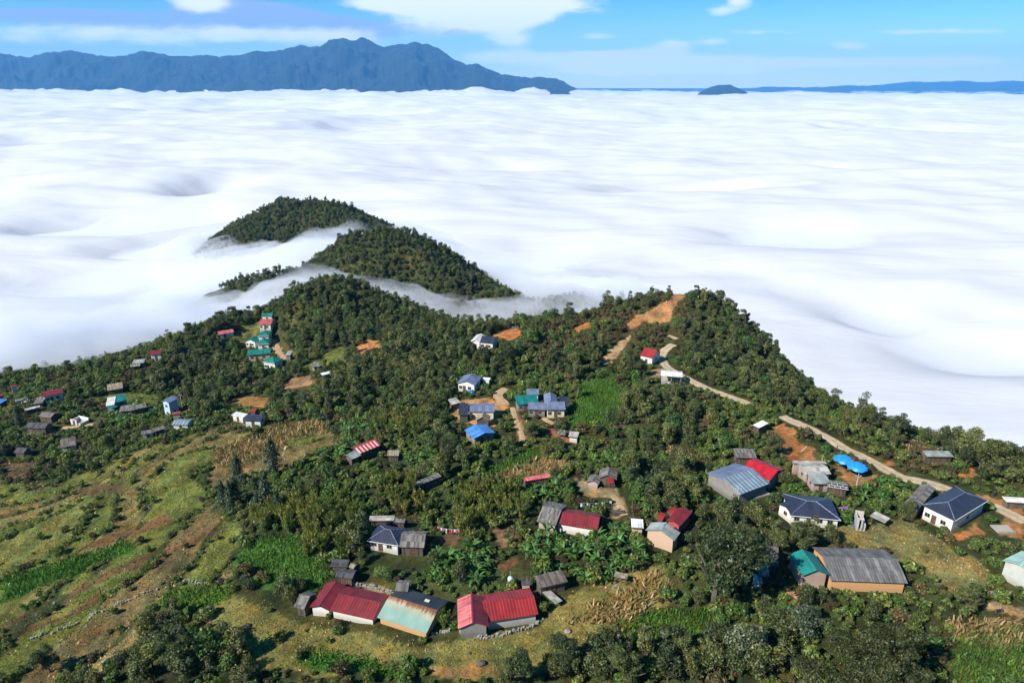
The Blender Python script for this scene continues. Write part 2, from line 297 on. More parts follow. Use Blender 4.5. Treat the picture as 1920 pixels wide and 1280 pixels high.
# ------------------------------------------------------------------ buildings: where they stand (eave corners read off the photograph, A-B the eave towards the camera, C on the rear eave)
# (name, category, label, short name, region, A, B, C, eave height, roof type, ridge, pitch, wall, roof, extras)
HOUSES = [
 # the row of houses in the foreground
 ('house','house','white farmhouse wing with a red gable end, leftmost of the foreground row','red gable wing of the foreground row','A',(125,375),(375,420),(640,130),1.7,'gable','P',20,'white','red',dict(ops='')),
 ('house','house','long white house under a dark red roof beside the rusty green roofed house','long red roof of the foreground row','A',(375,412),(895,528),(1130,235),1.7,'gable','AB',17,'white','red',dict(ops='')),
 ('house','house','orange walled house with a pale green rusty roof in the foreground row','rusty green roofed house','A',(940,495),(1535,685),(1800,300),1.4,'gable','AB',18,'orange','rusty',dict(ops='',roof2='black_metal',vent=1)),
 ('house','house','grey walled house with a pink faded left roof slope beside the bamboo clump','pink and red gabled house','B',(375,760),(745,735),(640,390),2.3,'gable','P',24,'grey_wall','red',dict(ops='',roof2='pink')),
 ('house','house','long pale house under a bright red roof, right end of the foreground row','bright red long house','B',(715,680),(1340,585),(1195,275),2.0,'gable','AB',17,'pale_wall','red_bright',dict(ops='')),
 ('hut','hut','small grey plank roofed hut left of the foreground red houses','grey plank hut','A',(-60,370),(65,400),(165,200),1.9,'gable','AB',28,'planks','old_grey',{}),
 ('shed','shed','low dark shed roof above the left end of the red house row','low dark shed','R5',(460,532),(568,536),(572,500),1.8,'shed','AB',8,'planks','dark_board',{}),
 ('hut','hut','tiny thatched hut next to the low dark shed','tiny thatched hut','R5',(575,538),(605,550),(640,528),1.6,'gable','AB',20,'planks','thatch',{}),
 ('hut','hut','dark roofed hut with white patches right behind the red gable','dark patched hut','R5',(490,600),(598,612),(642,562),1.9,'gable','AB',14,'planks','dark_board',{}),
 ('hut','hut','grey plank hut standing behind the rusty green roof','grey plank hut behind the rusty roof','R5',(862,688),(942,692),(985,625),1.9,'gable','AB',22,'planks','old_grey',{}),
 ('house','house','white house under a dark blue hipped roof among the bamboo','blue hipped house','R5',(690,378),(882,408),(918,300),2.2,'hip','AB',24,'white','slate',{}),
 ('house','house','dark plank house with a grey gabled roof beside the blue hipped house','grey gabled plank house','R5',(888,415),(1042,420),(1085,318),2.3,'gable','AB',24,'planks','old_grey',{}),
 ('shed','shed','pale flat roofed shed behind the blue hipped house','pale flat shed','R5',(700,254),(856,252),(862,224),2.0,'shed','AB',6,'planks','pale_board',{}),
 ('shed','shed','little grey lean-to touching the pale flat shed','little grey lean-to','R5',(855,262),(922,264),(928,244),1.8,'shed','AB',8,'planks','old_grey',{}),
 ('shed','shed','brown board roofed shed right of the bright red long house','brown board shed','B',(1360,272),(1690,190),(1545,90),2.2,'shed','AB',9,'planks','brown_board',{}),
 ('lean_to','shelter','pale plank lean-to sloping below the brown board shed','pale plank lean-to','B',(1550,470),(1630,425),(1420,268),.9,'slab','P',4,'planks','pale_board',{}),
 ('shed','shed','small dark pump shed between the red roof and the brown shed','pump shed','B',(1135,225),(1245,228),(1230,165),2.0,'shed','AB',7,'brick','dark_board',{}),
 ('stall','stall','tiny plank stall at the edge of the dry field below the bananas','tiny plank stall','R6',(965,1000),(1060,1020),(1050,985),1.5,'slab','AB',8,'planks','thatch',{}),
 # centre
 ('house','house','long white house with a red roof in the middle of the banana grove','red house in the banana grove','R6',(546,618),(845,668),(935,562),2.3,'gable','AB',20,'white','red',dict(ops='')),
 ('house','house','grey roofed brick annexe attached left of the red roofed house in the bananas','grey annexe in the banana grove','R6',(408,605),(546,636),(640,490),2.3,'gable','AB',18,'pink_wall','old_grey',dict(ops='')),
 ('shed','shed','small dark shed behind the grey brick annexe','small dark shed','R6',(448,498),(520,500),(530,470),1.7,'shed','AB',6,'planks','dark_board',{}),
 ('hut','hut','grey gabled wooden hut at the top of the yard path','grey hut on the yard path','R6',(855,292),(985,305),(1002,245),2.2,'gable','P',26,'planks','old_grey',{}),
 ('hut','hut','low pinkish stone hut beside the grey gabled hut','low stone hut','R6',(765,322),(855,340),(850,285),1.5,'gable','P',24,'pink_wall','old_grey',{}),
 ('porch','porch','small bright red porch roof against the grey gabled hut','small red porch','R6',(930,332),(966,332),(970,298),1.7,'slab','AB',14,'planks','red_bright',{}),
 ('house','house','beige house with a translucent grey gabled roof left of the big tree','beige grey-gabled house','R6',(1190,668),(1400,745),(1452,690),3.0,'gable','P',22,'beige','pale_metal',dict(ops='')),
 ('annexe','annexe','flat white roofed annexe cluttered with jars left of the beige house','flat white annexe','R6',(1090,648),(1178,655),(1262,600),2.6,'shed','AB',2,'beige','white_roof',{}),
 ('house','house','crimson gabled house behind the beige house','crimson gabled house','R6',(1340,600),(1440,640),(1535,545),2.6,'gable','P',20,'red_wall','red',dict(ops='')),
 ('shed','shed','square red roofed shed at the top of the crimson cluster','square red shed','R6',(1345,535),(1388,560),(1420,522),2.2,'shed','AB',10,'planks','red_bright',{}),
 ('shed','shed','lower red roofed shed beside the flat white annexe','lower red shed','R6',(1268,585),(1312,600),(1345,565),2.0,'shed','AB',10,'planks','red_bright',{}),
 ('shed','shed','low pinkish red roof half hidden in the dry corn','red roof in the dry corn','R6',(320,318),(510,285),(505,256),1.6,'gable','AB',14,'planks','pink',{}),
 ('shed','shed','long grey slab roof buried in trees below the corn','grey slab roof','P',(784,911),(828,893),(817,889),1.9,'shed','AB',7,'planks','old_grey',{}),
 # middle of the wood
 ('house','house','white house with a slate roof alone in the upper wood','lone white house in the upper wood','R2',(1388,270),(1472,278),(1490,238),2.9,'gable','AB',22,'white','slate',{}),
 ('annexe','annexe','white gable end facing left on the lone white house in the wood','white gable end','R2',(1330,266),(1390,272),(1402,230),2.9,'gable','P',24,'white','white_roof',{}),
 ('house','house','pale blue roofed house with a blue awning at the wood edge','pale blue roofed house','E',(115,275),(360,305),(410,195),2.7,'gable','P',20,'white','bluegrey',{}),
 ('outbuilding','outbuilding','small white roofless outbuilding right of the pale blue roofed house','small white outbuilding','E',(455,225),(552,235),(555,205),2.0,'shed','AB',3,'white','white_roof',{}),
 ('house','house','cream house under a light blue-grey metal roof on the orange yard','cream house on the orange yard','E',(270,655),(620,655),(615,545),3.0,'gable','AB',12,'cream','bluegrey',{}),
 ('annexe','annexe','dark roofed annexe with a green wall left of the cream house','green walled annexe','E',(140,690),(272,688),(268,585),2.8,'shed','AB',12,'green_wall','slate',{}),
 ('hut','hut','pale open plank hut at the corner of the orange yard','pale plank hut','E',(60,560),(172,530),(110,478),1.8,'shed','AB',8,'planks','pale_board',{}),
 ('shelter','shelter','beige tent-like gabled shelter in front of the cream house','beige gabled shelter','E',(365,770),(555,775),(520,710),1.9,'gable','P',30,'planks','thatch',{}),
 ('house','house','bright blue sheet roofed house below the cream house','bright blue roofed house','E',(345,1015),(635,935),(600,795),2.3,'gable','P',14,'grey_wall','blue',{}),
 ('barn','barn','flat teal roofed barn beside the blue-grey roofed compound','teal roofed barn','E',(920,560),(1215,540),(1205,445),2.6,'shed','AB',7,'grey_wall','teal',{}),
 ('house','house','gabled blue-grey house in the middle of the compound with the teal barn','gabled blue-grey house','E',(1285,545),(1460,545),(1490,430),3.4,'gable','P',26,'white','bluegrey',{}),
 ('annexe','annexe','slate lean-to on the right of the gabled blue-grey house','slate lean-to','E',(1495,575),(1608,575),(1605,480),2.8,'shed','AB',9,'grey_wall','slate',{}),
 ('house','house','cream fronted low house under a blue-grey roof at the foot of the compound','cream low house of the compound','E',(1310,628),(1568,628),(1570,548),2.7,'shed','AB',10,'cream','bluegrey',{}),
 ('annexe','annexe','purplish grey lean-to between the teal barn and the cream low house','purplish grey lean-to','E',(1060,620),(1305,630),(1310,560),2.5,'shed','AB',9,'grey_wall','bluegrey',{}),
 ('shed','shed','pale grey back shed at the upper left of the compound','back shed of the compound','E',(1045,428),(1215,430),(1240,365),2.5,'shed','AB',6,'white','bluegrey',{}),
 ('shed','shed','white sheet roofed shed on the red earth bank','white shed on the red earth','E',(1605,985),(1730,1000),(1770,945),1.8,'shed','AB',8,'white','pale_board',{}),
 ('shed','shed','low ruined dark roof lying on the red earth bank','ruined dark roof','E',(1440,950),(1560,970),(1570,915),1.0,'slab','AB',7,'planks','old_grey',{}),
 ('house','house','red and white striped sheet roof house in the clearing left of centre','red and white striped house','R2',(645,962),(775,908),(735,866),2.4,'gable','AB',17,'planks','striped',dict(roof2='red_bright')),
 ('hut','hut','pale grey gabled hut left of the striped roof house','pale hut by the striped house','R2',(545,972),(592,1000),(625,955),1.8,'gable','P',22,'planks','pale_metal',{}),
 ('hut','hut','dark hut with two pale boards right of the striped roof house','dark hut by the striped house','R2',(812,975),(885,975),(905,938),1.7,'gable','AB',20,'planks','thatch',{}),
 ('shed','shed','long white sheet roof peeping from the wood above centre left','white roof in the wood','R2',(412,476),(470,462),(465,450),1.8,'shed','AB',6,'planks','white_roof',{}),
 ('hut','hut','pale hut by the bare path beside the domed hill','pale hut under the domed hill','R2',(345,425),(395,420),(385,395),1.9,'gable','AB',20,'white','old_grey',{}),
 ('shed','shed','greenish grey water shed at the foot of the domed hill','greenish water shed','R2',(180,352),(212,352),(212,330),2.2,'shed','AB',6,'grey_wall','pale_metal',{}),
 # ridge
 ('house','house','red roofed house with a white gable at the bend of the ridge road','red house at the road bend','R3',(682,500),(768,520),(778,468),3.0,'gable','AB',24,'white','red_bright',{}),
 ('pavilion','pavilion','open sided pavilion with a white roof beside the ridge road','white roofed pavilion','R3',(820,632),(960,642),(968,606),3.0,'open','AB',14,'concrete','white_roof',{}),
 ('shed','shed','single white slab roof shed in the bushes below the ridge road','white slab shed','R3',(1408,950),(1450,970),(1500,940),2.2,'shed','AB',5,'planks','white_roof',{}),
 ('barn','barn','long low grey roofed barn on the crest among the right hand trees','grey barn on the crest','R4',(1250,650),(1435,652),(1400,618),2.0,'shed','AB',7,'planks','pale_metal',{}),
 # right group
 ('hall','hall','large hall under a ribbed light steel-blue gabled roof','steel-blue hall','G',(1088,500),(1498,345),(900,105),3.0,'gable','AB',14,'grey_wall','steel',dict(ops='',roof2='bluegrey')),
 ('house','house','house with a vivid red roof tucked behind the steel-blue hall','vivid red house','G',(1120,140),(1508,300),(1600,110),3.0,'gable','AB',18,'grey_wall','vivid_red',dict(ops='')),
 ('shed','shed','small grey shed just above the vivid red roof','small grey shed above the red roof','R4',(-70,655),(70,660),(60,610),2.2,'shed','AB',8,'planks','old_grey',{}),
 ('yard_slab','yard','bare concrete yard slab in front of the steel-blue hall','concrete yard slab','R4',(0,945),(165,905),(130,875),.25,'plate','AB',0,'concrete','concrete',{}),
 ('house','house','pale grey asbestos roofed house below the orange slope','pale asbestos roofed house','D',(645,352),(985,348),(920,205),2.7,'gable','AB',14,'pink_wall','pale_board',{}),
 ('lean_to','shelter','long narrow white lean-to along the back of the asbestos roofed house','narrow white lean-to','D',(480,205),(925,212),(900,180),2.9,'shed','AB',4,'pink_wall','pale_board',{}),
 ('annexe','annexe','white lower roof stepping down in front of the asbestos roofed house','white lower annexe','D',(745,480),(990,480),(1075,355),2.2,'shed','AB',8,'pink_wall','pale_metal',{}),
 ('shed','shed','dark shed roof weighed down with a chequer of pale boards','chequered dark shed','D',(930,515),(1215,560),(1270,475),2.0,'gable','AB',11,'planks','chequer',{}),
 ('house','house','white house with a broad dark blue hipped roof behind the round trees','broad dark blue hipped house','D',(440,900),(1110,965),(920,665),2.3,'hip','AB',17,'white','slate',{}),
 ('annexe','annexe','dark blue gabled wing with a white end, left of the broad hipped house','dark blue left wing','D',(265,740),(470,900),(560,720),2.4,'gable','P',16,'white','slate',{}),
 ('ruin','ruin','half built white concrete shell without a roof beside the blue tarpaulin','half built concrete shell','D',(1330,960),(1480,985),(1510,840),2.6,'ruin','AB',0,'concrete','concrete',{}),
 ('lean_to','shelter','broken pale slab roof leaning on the half built shell','broken slab lean-to','D',(1500,905),(1700,1000),(1560,850),1.6,'slab','AB',6,'concrete','pale_board',{}),
 ('house','house','brown corrugated roof house tucked against the large slate roof house','brown corrugated house','R4',(1068,995),(1170,1035),(1400,905),2.5,'gable','P',16,'orange','old_grey',{}),
 ('house','house','large white house under a big dark slate hipped roof at the right','large slate hipped house','R4',(1215,985),(1442,1095),(1530,895),3.2,'hip','P',22,'white','slate',{}),
 ('yard_slab','yard','pale concrete pad on the orange earth at the right','pale concrete pad','R4',(1740,1170),(1860,1170),(1850,1120),.2,'plate','AB',0,'concrete','concrete',{}),
 ('shed','shed','white sheet shed on the orange earth at the far right','white sheet shed','R4',(1800,965),(1960,975),(1925,940),1.5,'shed','AB',5,'planks','white_roof',{}),
 # lower right
 ('house','house','brick gabled house with a bright teal roof at the lower right','teal gabled house','C',(665,425),(935,415),(880,200),3.0,'gable','P',25,'brick','teal',dict(ops='')),
 ('barn','barn','long orange walled barn under a weathered grey corrugated roof','long weathered barn','C',(945,470),(1720,500),(1560,165),2.4,'gable','AB',18,'orange','weathered',dict(ops='')),
 ('shed','shed','grey board shed left of the teal gabled house','grey board shed','C',(250,290),(425,325),(555,195),2.2,'shed','AB',8,'planks','brown_board',{}),
 ('shed','shed','lower grey shed stepping down in front of the grey board shed','lower grey shed','C',(230,420),(335,435),(420,325),2.0,'shed','AB',7,'planks','old_grey',{}),
 ('lean_to','shelter','small pale lean-to with white sacks at the lower end of the grey sheds','small pale lean-to','C',(170,490),(262,510),(295,440),1.7,'slab','AB',6,'planks','pale_board',{}),
 ('house','house','pale house with a mint green gabled roof cut by the right edge','mint roofed house','R7',(1785,366),(1990,480),(2080,400),3.6,'gable','P',20,'pale_wall','mint',dict(ops='')),
 # left village
 ('house','house','bright red roofed house with a white porch in the left village','red house with white porch','H',(600,478),(880,415),(830,355),2.7,'gable','AB',18,'white','red',{}),
 ('house','house','small red roofed house at the mist edge on the far left','small red house at the mist edge','H',(150,345),(240,325),(330,275),2.5,'gable','AB',20,'white','red_bright',{}),
 ('shed','shed','blue sheet roofed shed at the left edge of the village','blue roofed shed','H',(-20,580),(105,510),(60,480),2.0,'shed','AB',7,'planks','blue',{}),
 ('shed','shed','short red awning roof above the blue shed at the left edge','short red awning','H',(-30,470),(45,455),(40,440),2.0,'slab','AB',6,'planks','red_bright',{}),
 ('ruin','ruin','crumbling pale walled enclosure above the left village huts','crumbling pale enclosure','H',(200,545),(400,500),(390,465),1.3,'ruin','AB',0,'stone_wall','stone_wall',{}),
 ('shed','shed','long pale slab roof shed between the red house and the huts','long pale slab shed','H',(345,665),(560,615),(545,595),1.6,'shed','AB',5,'planks','pale_board',{}),
 ('shed','shed','grey tarred shed in front of the porch house','grey tarred shed','H',(455,575),(590,560),(570,490),1.8,'shed','AB',7,'planks','old_grey',{}),
 ('hut','hut','brownish plank hut in the middle of the left village','brownish plank hut','H',(525,745),(700,765),(715,680),2.0,'gable','AB',20,'planks','brown_board',{}),
 ('house','house','large dark roofed longhouse low in the left village','dark longhouse','H',(330,905),(620,915),(675,830),2.1,'gable','AB',22,'planks','dark_board',{}),
 ('ruin','ruin','collapsed white framed shack by the pale path','collapsed white shack','H',(945,790),(1100,825),(1060,710),1.8,'ruin','AB',0,'white','white_roof',{}),
 ('hut','hut','grey wooden hut with a lit white gable standing alone in the fields','lone grey field hut','R1',(388,960),(488,940),(450,892),2.3,'gable','AB',24,'white','brown_board',{}),
 ('hut','hut','small dark thatched hut near the bare plots at the left edge','small dark field hut','R1',(85,990),(150,995),(160,955),1.8,'gable','AB',24,'planks','dark_board',{}),
 ('hut','hut','thatched pale roof hut at the end of the grassy terrace','thatched pale hut','R1',(690,592),(790,575),(770,540),1.9,'gable','AB',22,'planks','thatch',{}),
 ('house','house','white roofed house front joined to a teal roof in the left village','white roofed house with teal wing','R1',(680,690),(735,682),(720,645),2.5,'shed','AB',8,'white','white_roof',{}),
 ('barn','barn','teal sheet roofed wing on the grassy terrace of the left village','teal wing in the left village','R1',(735,672),(820,648),(808,618),2.5,'shed','AB',9,'grey_wall','teal',{}),
 ('shed','shed','low teal awning below the white roofed house','low teal awning','R1',(690,710),(755,695),(745,680),1.6,'slab','AB',7,'planks','teal',{}),
 ('shed','shed','long grey plank shed running right from the teal wing','long grey plank shed','R1',(765,728),(858,718),(850,680),1.9,'gable','AB',18,'planks','old_grey',{}),
 ('shed','shed','second grey plank shed ending at the white sheet on the ground','grey shed by the white sheet','R1',(858,716),(945,695),(935,668),1.9,'gable','AB',18,'planks','old_grey',{}),
 ('house','house','tall two storey blue house in the left village','tall blue house','I',(372,195),(455,215),(575,160),5.6,'gable','P',22,'blue_wall','bluegrey',dict(floors=2)),
 ('house','house','rust red tiled house at the foot of the tall blue house','rust red tiled house','I',(490,345),(590,335),(670,300),2.4,'gable','AB',20,'grey_wall','rust',{}),
 ('shed','shed','pale blue sheet roof shed below the rust red tiled house','pale blue sheet shed','I',(490,460),(670,462),(640,395),1.9,'gable','AB',14,'white','steel',{}),
 ('hut','hut','low dark hut left of two huts at the field edge','left field edge hut','I',(155,572),(290,545),(260,510),1.8,'gable','AB',20,'white','old_grey',{}),
 ('hut','hut','low dark hut with a pale ridge right of two huts at the field edge','right field edge hut','I',(300,535),(420,500),(395,465),1.8,'gable','AB',20,'planks','old_grey',{}),
 ('house','house','slate roofed house in front of the ochre clearing','slate house by the ochre clearing','I',(1300,410),(1490,415),(1500,345),2.3,'gable','AB',16,'white','slate',{}),
 ('shed','shed','white walled shed left of the slate roofed house by the ochre clearing','white shed by the ochre clearing','I',(1160,350),(1290,380),(1330,340),1.9,'shed','AB',5,'white','white_roof',{}),
 ('shed','shed','tiny pinkish red roof behind the slate house at the ochre clearing','tiny pinkish shed','I',(1365,310),(1425,318),(1440,275),2.2,'gable','AB',20,'planks','red_bright',{}),
 # far cluster
 ('house','house','teal roofed house highest in the far cluster at the mist edge','highest teal house','R1',(1678,112),(1748,112),(1742,93),2.7,'gable','AB',18,'white','teal',{}),
 ('house','house','salmon red roofed house just below the highest teal roof','salmon red house','R1',(1660,166),(1740,166),(1748,130),2.6,'gable','AB',18,'white','salmon',{}),
 ('house','house','teal hip roofed house upper right of the teal roof cluster','upper right teal house','R1',(1655,242),(1728,240),(1738,210),2.7,'hip','AB',24,'white','teal',{}),
 ('house','house','teal gabled house at the left of the teal roof cluster','left teal house','R1',(1570,275),(1640,282),(1650,250),2.7,'gable','P',24,'white','teal',{}),
 ('house','house','teal hip roofed house in the middle of the teal roof cluster','middle teal house','R1',(1650,295),(1728,292),(1735,260),2.7,'hip','AB',24,'white','teal',{}),
 ('hall','hall','long dark teal roofed hall in the teal roof cluster','long teal hall','R1',(1590,365),(1738,352),(1748,318),2.8,'gable','AB',18,'brick','teal',{}),
 ('house','house','white house under a hipped teal roof, lowest of the teal cluster','lowest teal house','R1',(1685,405),(1765,418),(1806,385),3.2,'hip','AB',24,'white','teal',{}),
 ('shed','shed','long pink roofed shed under the big round tree','long pink shed','R1',(1405,232),(1505,215),(1490,195),2.0,'gable','AB',16,'white','pink',{}),
 ('house','house','white gabled house with a red roof near the misty slope','white house near the misty slope','R1',(962,362),(1035,355),(1048,330),2.8,'gable','AB',22,'white','red',{}),
 ('shed','shed','grey-green sheet shed left of the white house near the misty slope','grey-green sheet shed','R1',(850,418),(925,412),(948,385),2.0,'gable','AB',16,'planks','pale_metal',{}),
 ('shed','shed','thatched low shed below the grey-green sheet shed','thatched low shed','R1',(838,440),(900,432),(905,415),1.6,'gable','AB',16,'planks','thatch',{}),
]
def on_plane(p, z):
    r = ray(*p); d = (z-CAM_H)/r[2]; return np.array([0, 0, CAM_H]) + d*r
def solve_house(reg, A, B, C, h):
    A, B, C = px(reg, [A, B, C])
    mid = ((A[0]+B[0])/2, (A[1]+B[1])/2)
    zc = ground_at(*mid, h=h)[2] + h
    for _ in range(12):
        a, b, c = on_plane(A, zc), on_plane(B, zc), on_plane(C, zc)
        ab = (b-a)[:2]; ln = np.hypot(*ab); d = ab/ln; perp = np.array([-d[1], d[0]])
        dep = (c-a)[:2]@perp
        dep = max(dep, 1.0)
        cen = (a[:2]+b[:2])/2 + perp*dep/2
        zc = 0.5*zc + 0.5*(hzs(*cen)+h)
    return cen, d, perp, ln, dep, zc-h
PLACED = []
for H in HOUSES:
    name, cat, label, short, reg, A, B, C, h, rt, ridge, pitch, wall, roof, ex = H
    cen, d, perp, ln, dep, zf = solve_house(reg, A, B, C, h)
    dep = min(dep, max(14, ln*1.6))
    PLACED.append(dict(name=name, cat=cat, label=label, short=short, cen=cen, d=d, perp=perp, ln=ln, dep=dep, z=zf, h=h, rt=rt, ridge=ridge, pitch=pitch, wall=wall, roof=roof, ex=ex))
# level the ground under each building
def level(cen, d, perp, ln, dep, z, pad=.6, fade=3.0):
    R_ = max(ln, dep)/2+pad+fade+1
    i0, i1 = int((cen[0]-R_-GX0)/GS), int((cen[0]+R_-GX0)/GS)+2; j0, j1 = int((cen[1]-R_-GY0)/GS), int((cen[1]+R_-GY0)/GS)+2
    X, Y = HX[j0:j1, i0:i1], HY[j0:j1, i0:i1]
    lx = np.abs((X-cen[0])*d[0]+(Y-cen[1])*d[1])-ln/2-pad; ly = np.abs((X-cen[0])*perp[0]+(Y-cen[1])*perp[1])-dep/2-pad
    k = 1-smooth(0, fade, np.maximum(lx, ly))
    HG[j0:j1, i0:i1] = HG[j0:j1, i0:i1]*(1-k)+(z-.05)*k
for p in PLACED: level(p['cen'], p['d'], p['perp'], p['ln'], p['dep'], p['z'])
for p in PLACED:   # what each covers in the picture, to keep scattered trees from standing in front of it
    c3 = []
    for a in (-.5, .5):
        for b_ in (-.5, .5):
            for hh in (0.3, p['h']+.6):
                q = p['cen'] + p['d']*p['ln']*a + p['perp']*p['dep']*b_
                c3.append(project(q[0], q[1], p['z']+hh))
    c3 = np.array(c3)
    p['box'] = (c3[:, 0].min(), c3[:, 1].min(), c3[:, 0].max(), c3[:, 1].max()); p['dist'] = c3[:, 2].mean()

# ------------------------------------------------------------------ roads and paths: centre lines read off the photograph
ROADS = [
 ('road', 'P', [(1925,978),(1890,962),(1840,938),(1770,915),(1725,903),(1690,897),(1640,868),(1590,842),(1560,826),(1530,811),(1500,796),(1466,781)], 3.6, 'road'),
 ('road', 'P', [(1402,758),(1380,747),(1350,737),(1320,727),(1292,714),(1268,700),(1248,686),(1240,672),(1243,660),(1255,651),(1263,646)], 3.4, 'road'),
 ('road', 'P', [(1252,630),(1262,633),(1270,636)], 2.6, 'road'),
 ('path', 'E', [(780,350),(700,390),(655,430),(665,480),(720,520),(760,560)], 3.0, 'path'),
 ('path', 'E', [(1270,745),(1330,790),(1410,815)], 1.6, 'path'),
 ('path', 'E', [(860,600),(880,700),(915,800),(950,900),(1000,1010),(985,1060)], 1.5, 'path'),
 ('path', 'R6', [(960,430),(1000,490),(1040,560)], 1.6, 'path'),
 ('path', 'H', [(830,905),(1000,905),(1130,865),(1290,855)], 2.0, 'path'),
 ('path', 'R1', [(1755,260),(1775,310),(1800,365),(1830,390)], 3.0, 'path'),
]
def resample(pts, step):
    P = np.array(pts); s = np.concatenate([[0], np.cumsum(np.linalg.norm(np.diff(P, axis=0), axis=1))])
    n = max(2, int(s[-1]/step)+1); q = np.linspace(0, s[-1], n)
    return np.stack([np.interp(q, s, P[:, k]) for k in range(P.shape[1])], 1)
ROAD_DATA = []
for nm_, reg, pts, wdt, mt in ROADS:
    P = np.array([ground_at(*p) for p in px(reg, pts)])
    P = resample(P, .8)
    for _ in range(8): P[1:-1] = (P[:-2]+P[1:-1]*2+P[2:])/4
    P[:, 2] = hz(P[:, 0], P[:, 1])
    for _ in range(6): P[1:-1, 2] = (P[:-2, 2]+P[1:-1, 2]*2+P[2:, 2])/4
    ROAD_DATA.append((nm_, P, wdt, mt))
    # grade the ground across the road
    for q in P:
        i0, j0 = int((q[0]-GX0)/GS), int((q[1]-GY0)/GS); r_ = int(wdt/2)+4
        sl_ = np.s_[max(0, j0-r_):j0+r_+1, max(0, i0-r_):i0+r_+1]
        dd = np.hypot(HX[sl_]-q[0], HY[sl_]-q[1]); k = (1-smooth(wdt/2+.7, wdt/2+2.6, dd))*.6
        HG[sl_] = HG[sl_]*(1-k)+q[2]*k
# ------------------------------------------------------------------ materials: base
def mat(name):
    m = bpy.data.materials.new(name); m.use_nodes = True
    t = m.node_tree; b = t.nodes['Principled BSDF']
    return m, t, b
def noise(t, scale, detail=4, coord='Object', rough=.55, vec=None):
    n = N(t, 'ShaderNodeTexNoise'); n.inputs['Scale'].default_value = scale; n.inputs['Detail'].default_value = detail; n.inputs['Roughness'].default_value = rough
    if vec is None:
        c = N(t, 'ShaderNodeTexCoord'); vec = c.outputs[coord]
    L(t, vec, n.inputs['Vector'])
    return n.outputs[0]
def ramp(t, fac, stops):
    r = N(t, 'ShaderNodeValToRGB')
    e = r.color_ramp.elements
    while len(e) < len(stops): e.new(0.5)
    for k, (p, c) in enumerate(stops):
        e[k].position = p; e[k].color = (c[0], c[1], c[2], 1)
    L(t, fac, r.inputs[0])
    return r.outputs[0]
def mixc(t, fac, a, b, mode='MIX'):
    m = N(t, 'ShaderNodeMix', data_type='RGBA', blend_type=mode)
    for key, v in (('Factor', fac), ('A', a), ('B', b)):
        if isinstance(v, (int, float)): m.inputs[key].default_value = v
        elif isinstance(v, (tuple, list)): m.inputs[key].default_value = (v[0], v[1], v[2], 1)
        else: L(t, v, m.inputs[key])
    return m.outputs['Result']
def bump(t, b, h, strength=.4, dist=.1):
    n = N(t, 'ShaderNodeBump'); n.inputs['Strength'].default_value = strength; n.inputs['Distance'].default_value = dist
    L(t, h, n.inputs['Height']); L(t, n.outputs[0], b.inputs['Normal'])

# ------------------------------------------------------------------ sea of clouds
mc, t, b = mat('cloud_white')
t.nodes.remove(b); o_ = t.nodes['Material Output']
geo = N(t, 'ShaderNodeNewGeometry')
df = N(t, 'ShaderNodeBsdfDiffuse'); tcs = N(t, 'ShaderNodeTexCoord'); vss = N(t, 'ShaderNodeVectorMath', operation='MULTIPLY'); L(t, tcs.outputs['Object'], vss.inputs[0]); vss.inputs[1].default_value = (.0042, .0125, .008)
nd1 = N(t, 'ShaderNodeTexNoise'); nd1.inputs['Scale'].default_value = 1; nd1.inputs['Detail'].default_value = 7; nd1.inputs['Roughness'].default_value = .56; nd1.inputs['Distortion'].default_value = 1.6; L(t, vss.outputs[0], nd1.inputs['Vector']); nb1 = nd1.outputs[0]; nb2 = noise(t, .0022, 5, rough=.5)
bn = N(t, 'ShaderNodeBump'); bn.inputs['Strength'].default_value = .15; bn.inputs['Distance'].default_value = 22; L(t, math_node(t, 'ADD', nb1, math_node(t, 'MULTIPLY', nb2, 2.2)), bn.inputs['Height']); L(t, bn.outputs[0], df.inputs['Normal'])
df.inputs['Color'].default_value = (.56, .57, .60, 1)
tr = N(t, 'ShaderNodeBsdfTransparent')
mx = N(t, 'ShaderNodeMixShader'); L(t, df.outputs[0], mx.inputs[1]); L(t, tr.outputs[0], mx.inputs[2])
at = N(t, 'ShaderNodeAttribute', attribute_name='thin', attribute_type='GEOMETRY')
L(t, at.outputs['Fac'], mx.inputs[0]); L(t, mx.outputs[0], o_.inputs[0])

def sea_height(x, y):
    r = np.hypot(x, y)
    s = np.ones_like(r)
    a1 = 7*smooth(120, 500, r); a2 = 21*smooth(300, 1200, r); a3 = 46*smooth(1200, 5000, r)
    z = -58 + 0*x
    z = z - 8*smooth(500, 1500, r) + (46-44*smooth(-800, 3500, x))*smooth(2500, 9000, r) - 70*smooth(10500, 17000, r)
    z = z + a1*fbm(x/210, y/140, 3, .45) + a2*fbm(x/900+3, y/560, 3, .4)
    bil = 1-np.abs(fbm(x/2300+7, y/1300, 4, .5))
    z = z + a3*(bil-.75)*1.6
    z = z + 60*smooth(6500, 9500, r)*(1-.85*smooth(-200, 2300, x))*np.maximum(0, fbm(x/500, y/420+5, 5, .55))
    # the sea laps up the left flank
    z = z + 16*np.exp(-(((x+235)/120)**2 + ((y-330)/70)**2))
    return z
naz = 420
azs = np.linspace(-math.radians(64), math.radians(64), naz)
rs = np.concatenate([np.geomspace(90, 1200, 260, endpoint=False), np.geomspace(1200, 8000, 260, endpoint=False), np.geomspace(8000, 23500, 90)])
A, R = np.meshgrid(azs, rs)
SX, SY = R*np.sin(A), R*np.cos(A)
SZ = sea_height(SX, SY)
